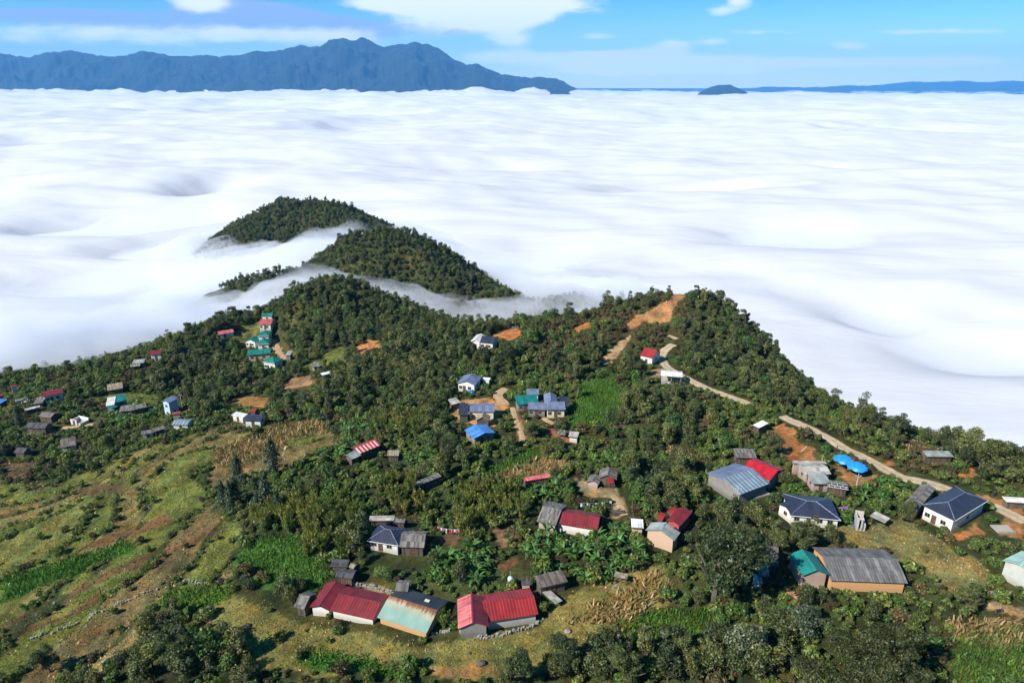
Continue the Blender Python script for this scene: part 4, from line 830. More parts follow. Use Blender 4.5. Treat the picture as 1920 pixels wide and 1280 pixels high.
c = ramp(t, f, [(.5, (.20, .31, .26)), (.78, (.36, .34, .22)), (.90, (.24, .09, .035)), (1.0, (.12, .045, .025))])
c = mixc(t, 1.0, c, ramp(t, noise(t, .5, 4), [(.3, (.8, .85, .85)), (.7, (1.1, 1.1, 1.1))]), 'MULTIPLY')
L(t, c, b.inputs['Base Color']); b.inputs['Roughness'].default_value = .6
MAT['rusty'] = m
# dark roof held down by a chequer of pale battens
m, t, b = mat('roof_chequer')
tc = N(t, 'ShaderNodeTexCoord'); bt = N(t, 'ShaderNodeTexBrick'); L(t, tc.outputs['Object'], bt.inputs['Vector'])
bt.inputs['Color1'].default_value = (.035, .036, .04, 1); bt.inputs['Color2'].default_value = (.07, .07, .075, 1); bt.inputs['Mortar'].default_value = (.5, .46, .38, 1)
bt.inputs['Scale'].default_value = 1; bt.inputs['Brick Width'].default_value = 1.15; bt.inputs['Row Height'].default_value = .75; bt.inputs['Mortar Size'].default_value = .06
L(t, bt.outputs[0], b.inputs['Base Color']); b.inputs['Roughness'].default_value = .8
MAT['chequer'] = m
def plain(name, c, rough=.6, amt=.25):
    m, t, b = mat(name); b.inputs['Roughness'].default_value = rough
    cc = mixc(t, 1.0, c, ramp(t, noise(t, 2.5, 5), [(.3, (1-amt,)*3), (.7, (1+amt,)*3)]), 'MULTIPLY')
    L(t, cc, b.inputs['Base Color']); return m
MAT['door'] = plain('door_wood', (.10, .055, .03)); MAT['frame'] = plain('window_frame', (.30, .28, .24)); MAT['post'] = plain('post_wood', (.09, .075, .06), .9); MAT['metal_post'] = plain('grey_metal', (.3, .3, .31), .5)
MAT['pane'], t, b = mat('window_glass'); b.inputs['Base Color'].default_value = (.012, .016, .02, 1); b.inputs['Roughness'].default_value = .12
MAT['road'], t, b = mat('road_concrete'); b.inputs['Roughness'].default_value = .95
c = ramp(t, noise(t, .6, 7, rough=.7), [(.3, (.30, .21, .12)), (.55, (.46, .36, .23)), (.75, (.52, .43, .30))])
ac = N(t, 'ShaderNodeAttribute', attribute_name='across'); aa = math_node(t, 'ABSOLUTE', ac.outputs['Fac']); ng_ = noise(t, 1.4, 5, rough=.7)
mid = math_node(t, 'LESS_THAN', math_node(t, 'ADD', aa, math_node(t, 'MULTIPLY', ng_, .5)), .42); edg = math_node(t, 'GREATER_THAN', math_node(t, 'ADD', aa, math_node(t, 'MULTIPLY', ng_, .6)), 1.12)
c = mixc(t, math_node(t, 'MULTIPLY', mid, .45), c, (.24, .17, .08)); c = mixc(t, math_node(t, 'MULTIPLY', edg, .8), c, (.20, .13, .055))
L(t, c, b.inputs['Base Color']); bump(t, b, ng_, .6, .15)
MAT['path'], t, b = mat('path_earth'); b.inputs['Roughness'].default_value = 1
L(t, ramp(t, noise(t, .8, 7, rough=.7), [(.3, (.27, .16, .075)), (.55, (.42, .28, .15)), (.75, (.5, .38, .24))]), b.inputs['Base Color'])

# ------------------------------------------------------------------ roads
for nm_, P, wdt, mt in ROAD_DATA:
    T = np.gradient(P[:, :2], axis=0); T /= np.maximum(np.linalg.norm(T, axis=1, keepdims=True), 1e-6)
    Nn = np.stack([-T[:, 1], T[:, 0]], 1); n = len(P); cols = 7
    X = np.empty((n, cols)); Y = X.copy(); Z = X.copy()
    wob = wdt/2*(1+.16*fbm(np.arange(n)/6.0, np.zeros(n)+wdt, 3)+.10*fbm(np.arange(n)/1.7, np.zeros(n)+wdt*3, 2))
    for k, s_ in enumerate(np.linspace(-1, 1, cols)):
        X[:, k] = P[:, 0]+Nn[:, 0]*s_*wob; Y[:, k] = P[:, 1]+Nn[:, 1]*s_*wob
        g = hz(X[:, k], Y[:, k]); Z[:, k] = np.maximum(g, P[:, 2]-.5)+.10-.05*abs(s_)
    o = grid_mesh(nm_, X.T, Y.T, Z.T, [MAT[mt]])
    sa = o.data.attributes.new('across', 'FLOAT', 'POINT'); sa.data.foreach_set('value', np.repeat(np.linspace(-1, 1, cols), n).astype(np.float32))
    tag(o, 'pale concrete road along the ridge' if nm_ == 'road' else 'bare earth path between the houses', kind='structure')

# ------------------------------------------------------------------ building parts
def prism_faces(n):
    return [tuple(range(n))[::-1], tuple(range(n, 2*n))] + [(i, (i+1) % n, n+(i+1) % n, n+i) for i in range(n)]
class Buf:
    def __init__(s): s.v = []; s.f = []; s.m = []
    def prism(s, poly_yz, x0, x1, mi=0):
        k = len(s.v); n = len(poly_yz)
        s.v += [(x0, y, z) for y, z in poly_yz] + [(x1, y, z) for y, z in poly_yz]
        for f in prism_faces(n): s.f.append(tuple(i+k for i in f)); s.m.append(mi)
    def box(s, x0, x1, y0, y1, z0, z1, mi=0): s.prism([(y0, z0), (y1, z0), (y1, z1), (y0, z1)], x0, x1, mi)
    def tube(s, pts, rad, n=6, mi=0):
        k = len(s.v); pts = [Vector(p) for p in pts]
        for i, p in enumerate(pts):
            d = (pts[min(i+1, len(pts)-1)]-pts[max(i-1, 0)]).normalized()
            a = d.orthogonal().normalized(); b_ = d.cross(a)
            r = rad[i] if isinstance(rad, (list, tuple)) else rad
            for j in range(n):
                an = 2*math.pi*j/n; s.v.append(tuple(p+a*math.cos(an)*r+b_*math.sin(an)*r))
        for i in range(len(pts)-1):
            for j in range(n): s.f.append((k+i*n+j, k+i*n+(j+1) % n, k+(i+1)*n+(j+1) % n, k+(i+1)*n+j)); s.m.append(mi)
        s.f.append(tuple(k+j for j in range(n))[::-1]); s.m.append(mi); s.f.append(tuple(k+(len(pts)-1)*n+j for j in range(n))); s.m.append(mi)
    def build(s, name, mats, parent=None, smooth_=False):
        me = bpy.data.meshes.new(name); me.from_pydata(s.v, [], s.f)
        for m_ in mats: me.materials.append(m_)
        me.polygons.foreach_set('material_index', s.m)
        if smooth_: me.polygons.foreach_set('use_smooth', [True]*len(s.f))
        import bmesh
        bm = bmesh.new(); bm.from_mesh(me); bmesh.ops.recalc_face_normals(bm, faces=bm.faces); bm.to_mesh(me); bm.free()
        return link(name, me, parent)
def box_obj(name, mat_, parent, x0, x1, y0, y1, z0, z1):
    b_ = Buf(); b_.box(x0, x1, y0, y1, z0, z1); return b_.build(name, [mat_], parent)
_open = {}
def opening(kind, parent, x, y, z, rz, w_, h_, near_=True):
    """A door or window set 3 cm proud of a wall; its mesh faces -y."""
    key = (kind, round(w_, 1), round(h_, 1))
    if key not in _open:
        if kind == 'door':
            b_ = Buf(); b_.box(-w_/2, w_/2, -.04, .08, 0, h_); dm = b_.build('door', [MAT['door']]); me = dm.data; bpy.data.objects.remove(dm)
            b2 = Buf(); b2.box(w_*.28, w_*.36, -.09, -.042, h_*.45, h_*.52); hm_ = b2.build('handle', [MAT['metal_post']]); me2 = hm_.data; bpy.data.objects.remove(hm_)
            _open[key] = (me, 'handle', me2)
        else:
            b_ = Buf(); f_ = .09
            b_.box(-w_/2, -w_/2+f_, -.06, .08, 0, h_); b_.box(w_/2-f_, w_/2, -.06, .08, 0, h_); b_.box(-w_/2+f_, w_/2-f_, -.06, .08, 0, f_); b_.box(-w_/2+f_, w_/2-f_, -.06, .08, h_-f_, h_)
            b_.box(-.03, .03, -.05, .08, f_, h_-f_)
            dm = b_.build('window', [MAT['frame']]); me = dm.data; bpy.data.objects.remove(dm)
            b2 = Buf(); b2.box(-w_/2+f_, w_/2-f_, -.02, .06, f_, h_-f_); pm = b2.build('pane', [MAT['pane']]); me2 = pm.data; bpy.data.objects.remove(pm)
            _open[key] = (me, 'pane', me2)
    me, sub, me2 = _open[key]
    o = link(kind, me, parent); o.location = (x, y, z); o.rotation_euler = (0, 0, rz)
    if near_: link(sub, me2, o)
    elif kind == 'window': link(sub, me2, o)
    return o

def build_house(p):
    ex = p['ex']; AB = p['ridge'] == 'AB'
    xd = p['d'] if AB else p['perp']; Lx, Wy = (p['ln'], p['dep']) if AB else (p['dep'], p['ln'])
    rz = math.atan2(xd[1], xd[0])
    root = empty(p['name'], (p['cen'][0], p['cen'][1], p['z']), rz)
    tag(root, p['label'], p['cat'])
    near_ = bool(p['dist'] < 190)
    wm, rm = MAT[p['wall']], MAT[p['roof']]
    h = p['h']; tp = math.tan(math.radians(p['pitch'])); rt = p['rt']
    ov = min(.4, Wy*.12); wx, wy = Lx/2-min(.35, Lx*.1), Wy/2-ov; rise = Wy/2*tp; th = .1; bz = -2.0
    x0, x1 = -Lx/2, Lx/2
    parts = {}
    if rt == 'plate':
        box_obj('slab', wm, root, x0, x1, -Wy/2, Wy/2, -1.2, h)
        box_obj('kerb', MAT['stone_wall'], root, x0, x1, -Wy/2-.25, -Wy/2-.003, -1.2, h+.12)
    elif rt == 'gable':
        b_ = Buf(); e = h+ov*tp-.02
        b_.prism([(-wy, bz), (wy, bz), (wy, e), (0, h+rise-.03), (-wy, e)], -wx, wx); b_.build('wall', [wm], root)
        r_ = Buf(); m2 = 1 if 'roof2' in ex else 0
        back = m2 if AB else 0; front = 0 if AB else 0
        if not AB and m2: lm, rm_ = 1, 0         # y > 0 is the left slope
        r_.prism([(-Wy/2, h), (0, h+rise), (0, h+rise+th), (-Wy/2, h+th)], x0, x1, 0)
        r_.prism([(.002, h+rise), (Wy/2, h), (Wy/2, h+th), (.002, h+rise+th)], x0, x1, m2)
        ro = r_.build('roof', [rm] + ([MAT[ex['roof2']]] if m2 else []), root)
        if p['dist'] < 230:
            c_ = Buf(); c_.prism([(-.22, h+rise+th-.22*tp+.012), (0, h+rise+th+.012), (.22, h+rise+th-.22*tp+.012), (.22, h+rise+th-.22*tp+.04), (0, h+rise+th+.05), (-.22, h+rise+th-.22*tp+.04)], x0-.02, x1+.02)
            c_.build('ridge_cap', [rm], ro)
        if ex.get('vent'): 
            box_obj('skylight', MAT['white_roof'], ro, 1.2, 2.1, Wy*.2, Wy*.2+.6, h+rise-Wy*.2*tp+th-.1, h+rise-Wy*.2*tp+th+.03)
    elif rt == 'hip':
        b_ = Buf(); b_.box(-wx, wx, -wy, wy, bz, h+.02); b_.build('wall', [wm], root)
        L2, W2 = Lx/2, Wy/2; m_ = min(L2, W2); rise = m_*tp
        if L2 >= W2: ra, rb = (-(L2-W2)-.05, 0), (L2-W2+.05, 0)
        else: ra, rb = (0, -(W2-L2)-.05), (0, W2-L2+.05)
        v = [(-L2, -W2, h), (L2, -W2, h), (L2, W2, h), (-L2, W2, h)]; v += [(x, y, z+.16) for x, y, z in v]
        v += [(*ra, h+rise+.16), (*rb, h+rise+.16)]
        if L2 >= W2: top = [(4, 5, 9, 8), (5, 6, 9), (6, 7, 8, 9), (7, 4, 8)]
        else: top = [(4, 5, 8), (5, 6, 9, 8), (6, 7, 9), (7, 4, 8, 9)]
        f = [(3, 2, 1, 0)] + [(i, (i+1) % 4, 4+(i+1) % 4, 4+i) for i in range(4)] + top
        r_ = Buf(); r_.v = v; r_.f = f; r_.m = [0]*len(f); ro = r_.build('roof', [rm], root)
        c_ = Buf()
        lift = lambda q: (q[0], q[1], q[2]+.03)
        c_.tube([lift(v[8]), lift(v[9])], .09, 5)
        for a, b2 in (((4, 8), (5, 9), (6, 9), (7, 8)) if L2 >= W2 else ((4, 8), (5, 8), (6, 9), (7, 9))): c_.tube([lift(v[a]), lift(v[b2])], .09, 5)
        c_.build('ridge_cap', [MAT['bluegrey'] if p['roof'] == 'slate' else rm], ro)
        g_ = Buf(); g_.box(-L2-.08, L2+.08, -W2-.1, -W2-.004, h+.02, h+.12); g_.build('gutter', [MAT['white']], ro)
    elif rt in ('shed', 'slab', 'open'):
        hi = h+Wy*tp
        if rt == 'open':
            rise = Wy/2*tp
            r_ = Buf(); r_.prism([(-Wy/2, h), (0, h+rise), (Wy/2, h), (Wy/2, h+th), (0, h+rise+th), (-Wy/2, h+th)], x0, x1); r_.build('roof', [rm], root)
            b_ = Buf(); b_.box(-wx, wx, -wy, wy, bz, .25); b_.build('floor_slab', [wm], root)
            box_obj('wall', wm, root, -wx, wx, wy-.2, wy, .252, 1.3)
            for sx_ in (-1, 0, 1):
                for sy_ in (-1, 1): box_obj('post', MAT['metal_post'], root, sx_*(wx-.1)-.09, sx_*(wx-.1)+.09, sy_*(wy-.3)-.09, sy_*(wy-.3)+.09, .252, h+ov*tp+.2)
        else:
            r_ = Buf(); r_.prism([(-Wy/2, h), (Wy/2, hi), (Wy/2, hi+th), (-Wy/2, h+th)], x0, x1); ro = r_.build('roof', [rm], root)
            if rt == 'slab':
                for sx_ in (-1, 1):
                    for sy_ in (-1, 1):
                        yy_ = sy_*(wy-.05); zt = h+(yy_+Wy/2)*tp-.004
                        box_obj('post', MAT['post'], root, sx_*(wx-.1)-.06, sx_*(wx-.1)+.06, yy_-.06, yy_+.06, bz, zt)
                c_ = Buf(); c_.box(x0+.05, x1-.05, -Wy/2+.12, -Wy/2+.22, h-.10, h-.004+.02); c_.build('beam', [MAT['post']], root)
            else:
                b_ = Buf(); b_.prism([(-wy, bz), (wy, bz), (wy, h+(wy+Wy/2)*tp-.01), (-wy, h+(-wy+Wy/2)*tp-.01)], -wx, wx); b_.build('wall', [wm], root)
                if p['dist'] < 200:
                    c_ = Buf(); c_.box(x0-.01, x1+.01, -Wy/2-.06, -Wy/2-.003, h-.08, h+th+.02); c_.build('fascia', [MAT['post']], ro)
    elif rt == 'ruin':
        t_ = .25
        b_ = Buf(); b_.box(-wx, wx, wy-t_, wy, bz, h*1.0); b_.box(-wx, -wx+t_, -wy, wy-t_, bz, h*.9); b_.box(wx-t_, wx, -wy, wy-t_, bz, h*.6)
        b_.box(-wx+t_, -wx*.55, -wy, -wy+t_, bz, h); b_.box(-wx*.05, wx*.25, -wy, -wy+t_, bz, h*.95); b_.box(wx*.7, wx-t_, -wy, -wy+t_, bz, h*.55); b_.build('wall', [wm], root)
        box_obj('floor_slab', MAT['concrete'], root, -wx+t_, wx-t_, -wy+t_, wy-t_, -.5, .12)
        c_ = Buf(); c_.box(-wx, wx*.3, -wy-.1, -wy+t_+.1, h, h+.22); c_.build('lintel', [MAT['concrete']], root)
    # doors and windows on the walls that face the camera
    if rt in ('gable', 'hip', 'shed') and ex.get('ops') != '' and p['dist'] < 330 and h > 1.7:
        camd = Vector((-p['cen'][0], -p['cen'][1])).normalized()
        R2 = Matrix.Rotation(-rz, 2); lc = R2 @ camd
        def along(face, frac):
            if face == 'y-': return (frac*wx*2-wx, -wy, 0)
            if face == 'y+': return (wx-frac*wx*2, wy, math.pi)
            if face == 'x-': return (-wx, wy-frac*wy*2, -math.pi/2)
            return (wx, -wy+frac*wy*2, math.pi/2)
        faces = sorted([('y-', -lc.y, wx*2), ('y+', lc.y, wx*2), ('x-', -lc.x, wy*2), ('x+', lc.x, wy*2)], key=lambda q: -q[1]*min(q[2], 6))
        wd = p['cat'] in ('house', 'hall', 'barn', 'annexe')
        for k, (fc, vis, ln_) in enumerate(faces[:2]):
            if vis < .15 or ln_ < 2.2: continue
            if k == 0:
                x, y, r = along(fc, .5 if ln_ < 5 else .38); opening('door', root, x, y, .05, r, .95, min(2.0, h-.3), near_)
                if wd and ln_ > 4.5 and h > 2.1:
                    for fr in ([.15, .7] if ln_ < 9 else [.12, .62, .84]):
                        x, y, r = along(fc, fr); opening('window', root, x, y, .95, r, 1.1, min(1.0, h-1.3), near_)
                        if ex.get('floors') == 2: opening('window', root, x, y, 3.6, r, 1.1, 1.0, near_)
            elif wd and h > 2.1:
                x, y, r = along(fc, .5); opening('window', root, x, y, .95, r, 1.0, min(1.0, h-1.3), near_)
                if ex.get('floors') == 2: opening('window', root, x, y, 3.6, r, 1.0, 1.0, near_)
    return root
for p in PLACED: p['obj'] = build_house(p)
# ------------------------------------------------------------------ foliage materials
def leafmat(name, c1, c2, hue=.12, trans=.34, sat=1.0):
    m, t, b = mat(name); t.nodes.remove(b); o_ = t.nodes['Material Output']
    at = N(t, 'ShaderNodeAttribute', attribute_name='tint', attribute_type='GEOMETRY')
    oi = N(t, 'ShaderNodeObjectInfo')
    c = ramp(t, oi.outputs['Random'], [(0, c1), (.5, tuple((a+b_)/2*.9 for a, b_ in zip(c1, c2))), (1, c2)])
    c = mixc(t, 1.0, c, at.outputs['Color'], 'MULTIPLY')
    d = N(t, 'ShaderNodeBsdfDiffuse'); L(t, c, d.inputs[0])
    tl = N(t, 'ShaderNodeBsdfTranslucent'); L(t, mixc(t, 1.0, c, (1.2, 1.35, .6), 'MULTIPLY'), tl.inputs[0])
    mx = N(t, 'ShaderNodeMixShader'); mx.inputs[0].default_value = trans; L(t, d.outputs[0], mx.inputs[1]); L(t, tl.outputs[0], mx.inputs[2])
    gl = N(t, 'ShaderNodeBsdfGlossy'); gl.inputs['Roughness'].default_value = .5; gl.inputs['Color'].default_value = (.8, .85, .9, 1)
    m2 = N(t, 'ShaderNodeMixShader'); m2.inputs[0].default_value = .025; L(t, mx.outputs[0], m2.inputs[1]); L(t, gl.outputs[0], m2.inputs[2])
    L(t, m2.outputs[0], o_.inputs[0]); return m
LM = {'broad': leafmat('leaves_broad', (.070, .092, .027), (.165, .172, .048)), 'dark': leafmat('leaves_dark', (.050, .068, .023), (.102, .118, .036)),
      'bush': leafmat('leaves_bush', (.062, .12, .024), (.185, .21, .046)), 'brown': leafmat('leaves_brown', (.07, .055, .024), (.15, .115, .04)), 'lime': leafmat('leaves_lime', (.07, .14, .02), (.16, .20, .035)),
      'pine': leafmat('needles', (.022, .040, .018), (.04, .06, .022), trans=.12), 'bamboo': leafmat('leaves_bamboo', (.10, .145, .026), (.24, .22, .048)), 'banana': leafmat('leaves_banana', (.045, .12, .02), (.09, .19, .035), trans=.35),
      'pale': leafmat('leaves_pale', (.07, .10, .05), (.12, .14, .07)), 'olive': leafmat('leaves_olive', (.075, .092, .025), (.135, .135, .036)), 'fresh': leafmat('leaves_fresh', (.055, .11, .022), (.11, .17, .034)), 'acacia': leafmat('leaves_acacia', (.052, .060, .018), (.062, .07, .02)), 'crop': leafmat('leaves_crop', (.05, .12, .016), (.05, .12, .016), trans=.3), 'straw': leafmat('dry_leaves', (1, 1, 1), (1, 1, 1), trans=.15)}
MAT['bark'] = plain('bark', (.10, .08, .06), .95); MAT['pale_bark'] = plain('bark_pale', (.17, .145, .11), .95); MAT['culm'] = plain('bamboo_culm', (.16, .17, .05), .6); MAT['stem'] = plain('banana_stem', (.12, .14, .05), .8)

def rand_quads(C, Nrm, size, aspect, r, jitter=.55):
    """Leaf quads centred at C, facing roughly Nrm."""
    n = len(C)
    nn = Nrm + r.normal(0, jitter, (n, 3)); nn /= np.linalg.norm(nn, axis=1, keepdims=True)
    a = np.cross(nn, r.normal(0, 1, (n, 3))); a /= np.linalg.norm(a, axis=1, keepdims=True); b = np.cross(nn, a)
    s = (size*r.uniform(.6, 1.25, n))[:, None]; a = a*s; b = b*s*aspect
    k = r.uniform(.5, .9, (n, 1))
    return np.stack([C-a*.5, C+b*.5*k, C+a*.5, C-b*.5*k], 1)
def tint(n, r, amp=.46, warm=.22):
    v = np.exp(r.normal(0, amp, n)); wv = r.normal(0, warm, n)
    return np.clip(np.stack([v*(1+wv), v, v*(1-wv*.5)], 1), .2, 2.6)
def crown_points(r, lobes, n, squash=.8):
    """Points and outward normals over a set of overlapping lobes (cx, cy, cz, radius)."""
    L_ = np.array(lobes); pr = L_[:, 3]**2; pr /= pr.sum()
    k = r.choice(len(L_), n, p=pr)
    d = r.normal(0, 1, (n, 3)); d[:, 2] += .35; d /= np.linalg.norm(d, axis=1, keepdims=True)
    rad = L_[k, 3]*np.clip(r.normal(.9, .14, n), .4, 1.2)
    p = L_[k, :3] + d*rad[:, None]*np.array([1, 1, squash])
    return p, d
def broad_lobes(r, R, H, base, n=14):
    out = [(0, 0, base+(H-base)*.5, R*.55)]
    for _ in range(n):
        z = r.uniform(0, 1); a = r.uniform(0, 2*np.pi)
        rr = R*.72*math.sqrt(max(0, 1-(max(0, z-.35)/.7)**2))*r.uniform(.6, 1)
        rl = R*r.uniform(.26, .46)
        out.append((rr*math.cos(a), rr*math.sin(a), base+rl*.6+(H-base-rl*1.3)*z, rl))
    return out
def big_lobes(r, R, H, base):
    out = []; ox, oy = r.normal(0, .12, 2)*R
    for q in range(9):      # main boughs, each with its own clumps
        a = q*2.4+r.uniform(-.3, .3); zt = r.uniform(.2, 1); e = R*r.uniform(.35, .8)*(1.05-.55*zt); cx, cy, cz = ox+math.cos(a)*e, oy+math.sin(a)*e, base+(H-base)*(.18+.62*zt); rb = R*r.uniform(.24, .4)
        out.append((cx, cy, cz, rb))
        for s in range(6):
            d = r.normal(0, 1, 3); d /= np.linalg.norm(d); rl = rb*r.uniform(.35, .62); out.append((cx+d[0]*rb*.95, cy+d[1]*rb*.95, max(base+.3, cz+d[2]*rb*.8), rl))
    return out
def trunk_buf(r, H, base, rad, R, limbs=5):
    b_ = Buf(); top = base+(H-base)*.55
    pts = [(0, 0, -.6)]; x = y = 0
    for k in range(1, 5):
        x += r.normal(0, .05)*H*.2; y += r.normal(0, .05)*H*.2; pts.append((x, y, top*k/4))
    b_.tube(pts, [rad*1.3, rad, rad*.85, rad*.7, rad*.4], 6)
    for k in range(limbs):
        a = 2*np.pi*k/limbs+r.uniform(-.4, .4); z0 = base*r.uniform(.7, 1.1); e = R*r.uniform(.5, .75)
        b_.tube([(x*.5, y*.5, z0), (math.cos(a)*e*.5, math.sin(a)*e*.5, z0+(H-z0)*.3), (math.cos(a)*e, math.sin(a)*e, z0+(H-z0)*.55)], [rad*.55, rad*.4, rad*.15], 5)
    return b_
PROTO = {}     # kind -> list of (crown mesh, trunk mesh, crown name, trunk name)
def add_proto(kind, quads, tintc, lm, trunkb, tm, names=('crown', 'trunk')):
    me = quads_mesh(names[0], quads, [lm], tintc)
    to = trunkb.build(names[1], [tm]); tme = to.data; bpy.data.objects.remove(to)
    PROTO.setdefault(kind, []).append((me, tme, names))
# unit trees: crown about 1 wide in R units given below; placed with a scale
for k in range(8):
    r = np.random.default_rng(100+k); R, H = 2.4*(1.05, .8, 1.1, .9, 1.0, .72, 1.15, .95)[k], 6.0*(.95, 1.15, .85, 1.05, .9, 1.3, .8, 1.0)[k]
    p_, d_ = crown_points(r, broad_lobes(r, R, H, 1.1, 11+k % 4*3), 1500)
    add_proto('broad', rand_quads(p_, d_, .44, .75, r), tint(1500, r), LM[('broad', 'dark', 'broad', 'olive', 'dark', 'broad', 'fresh', 'dark')[k]], trunk_buf(r, H, 1.3, .14, R), MAT['bark'])
for k in range(3):     # larger trees near the camera: smaller leaves, more of them
    r = np.random.default_rng(140+k); R, H = 4.2, 9.0
    p_, d_ = crown_points(r, big_lobes(r, R, H, 1.5), 8500)
    add_proto('big', rand_quads(p_, d_, .36, .7, r), tint(8500, r, .46), LM['broad' if k else 'dark'], trunk_buf(r, H, 2.0, .28, R, 7), MAT['bark'])
for k in range(4):
    r = np.random.default_rng(160+k); R, H = 1.0, 1.5
    p_, d_ = crown_points(r, broad_lobes(r, R, H, .2, 9), 420)
    tb = Buf()
    for q in range(4): a = q*1.6+k; tb.tube([(0, 0, -.3), (.3*math.cos(a), .3*math.sin(a), .5), (.6*math.cos(a), .6*math.sin(a), 1.0)], [.05, .035, .015], 5)
    add_proto('bush', rand_quads(p_, d_, .36, .7, r), tint(420, r, .4), LM[('bush', 'bush', 'brown', 'lime')[k]], tb, MAT['bark'], ('leaves', 'stems'))
for k in range(3):     # conifers: layered whorls
    r = np.random.default_rng(180+k); H = 7.0; R = (1.15, 1.7, 1.9)[k]; n = 1300
    z = r.uniform(0, 1, n)**.85; lay = np.floor(z*13)/13+.03*r.normal(0, 1, n)
    prof = (np.sin(np.pi*np.clip(z*.86+.14, 0, 1))**.7 if k != 2 else (1.02-z)**.75)
    a = r.uniform(0, 2*np.pi, n); rr = R*prof*r.uniform(.35, 1.05, n)*(.75+.25*np.cos(5*a+lay*40))
    C = np.stack([rr*np.cos(a), rr*np.sin(a), (.5 if k != 2 else 1.4)+lay*(H-1.2)-rr*.18], 1)
    d_ = np.stack([np.cos(a), np.sin(a), np.full(n, .8)], 1)
    tb = Buf(); tb.tube([(0, 0, -.5), (0, 0, H*.5), (0, 0, H*.97)], [.13, .09, .02], 6)
    add_proto('conifer', rand_quads(C, d_, .52, .5, r), tint(n, r, .35, .08), LM['pine'], tb, MAT['bark'])
for k in range(2):     # thin ragged hill-top trees
    r = np.random.default_rng(200+k); H, R = 7.0, 1.7
    lob = [(r.normal(0, .55), r.normal(0, .55), 2.4+4.2*q/8, r.uniform(.45, .85)) for q in range(9)]
    p_, d_ = crown_points(r, lob, 760, .7)
    add_proto('ragged', rand_quads(p_, d_, .42, .6, r), tint(760, r), LM['dark'], trunk_buf(r, H*1.2, 2.4, .12, R, 6), MAT['bark'])
for k in range(3):     # bamboo clumps
    r = np.random.default_rng(220+k); cul = Buf(); Q = []; nC = 26
    for q in range(nC):
        a = r.uniform(0, 2*np.pi); r0 = r.uniform(0, .5); lean = r.uniform(.5, 1.7); h_ = r.uniform(4.2, 6.4)
        f = lambda s: np.array([math.cos(a)*(r0+lean*s**2), math.sin(a)*(r0+lean*s**2), h_*(s-.12*s**3)])
        cul.tube([tuple(f(s)-np.array([0, 0, .2 if s == 0 else 0])) for s in (0, .35, .7, 1)], [.045, .04, .028, .01], 4)
        ss = r.uniform(.16, 1.04, 46)
        P_ = np.stack([f(s) for s in ss]) + r.normal(0, .17, (46, 3))
        Q.append(P_)
    C = np.concatenate(Q); nn = np.stack([C[:, 0], C[:, 1], np.full(len(C), .6)], 1); nn /= np.linalg.norm(nn, axis=1, keepdims=True)
    # leaves hang: long axis mostly vertical
    n = len(C); up = np.stack([r.normal(0, .35, n), r.normal(0, .35, n), np.ones(n)], 1); up /= np.linalg.norm(up, axis=1, keepdims=True)
    sd = np.cross(up, nn+r.normal(0, .6, (n, 3))); sd /= np.linalg.norm(sd, axis=1, keepdims=True)
    l_ = r.uniform(.28, .6, (n, 1)); quads = np.stack([C-up*l_*.6, C+sd*l_*.2, C+up*l_*.6, C-sd*l_*.2], 1)
    add_proto('bamboo', quads, tint(n, r, .35, .2), LM['bamboo'], cul, MAT['culm'], ('leaves', 'culms'))
for k in range(4):     # banana plants: arched ribbed blades
    r = np.random.default_rng(240+k); Q = []; T_ = []; hS = r.uniform(1.5, 2.2); nb = 10
    for q in range(nb):
        a = q*2.4+r.normal(0, .25); up_ = r.uniform(.55, 1.4); ln = r.uniform(1.5, 2.4)
        pr = [np.array([0, 0, hS])]
        el = up_
        for s in range(6): pr.append(pr[-1]+np.array([math.cos(a)*math.cos(el), math.sin(a)*math.cos(el), math.sin(el)])*ln/6); el -= r.uniform(.16, .34)
        side = np.array([-math.sin(a), math.cos(a), 0]); wv = [.03, .17, .24, .25, .22, .14, .02]
        tv = math.exp(r.normal(0, .3))*(1.35 if q < 2 else 1)
        for s in range(6):
            for sg in (-1, 1):
                dz = np.array([0, 0, -.10])
                Q.append([pr[s], pr[s+1], pr[s+1]+side*sg*wv[s+1]+dz*wv[s+1]*3, pr[s]+side*sg*wv[s]+dz*wv[s]*3]); 
                yv = r.random() < .08
                T_.append(np.array([1.9, 1.2, .9] if yv else [1, 1, 1])*tv*r.uniform(.8, 1.2))
    sb = Buf(); sb.tube([(0, 0, -.4), (.03, 0, hS*.5), (0, .02, hS+.1)], [.17, .13, .08], 7)
    add_proto('banana', np.array(Q), np.array(T_), LM['banana'], sb, MAT['stem'], ('leaves', 'stem'))
# one big umbrella-shaped tree for the lower right corner
r = np.random.default_rng(260); lob = []; ac = Buf()
ac.tube([(0, 0, -1), (.1, 0, 2), (-.1, .1, 5.6)], [.42, .36, .26], 9)
for q in range(13):
    a = 2*np.pi*q/13+r.uniform(-.2, .2); e = r.uniform(2.5, 8.6); zt = 9.3-.016*e*e+r.normal(0, .35)
    ac.tube([(-.1, .1, 4.6+.05*q), (math.cos(a)*e*.35, math.sin(a)*e*.35, 6.9), (math.cos(a)*e*.75, math.sin(a)*e*.75, zt-1), (math.cos(a)*e, math.sin(a)*e, zt)], [.17, .12, .06, .02], 6)
    for s in range(9):
        fr = r.uniform(.3, 1.08); lob.append((math.cos(a)*e*fr+r.normal(0, .8), math.sin(a)*e*fr+r.normal(0, .8), zt+.25-(1-fr)*.5+r.normal(0, .4), r.uniform(.7, 1.35)))
p_, d_ = crown_points(r, lob, 32000, .3)
add_proto('umbrella', rand_quads(p_, d_, .36, .6, r, .45), tint(32000, r, .5), LM['acacia'], ac, MAT['pale_bark'])
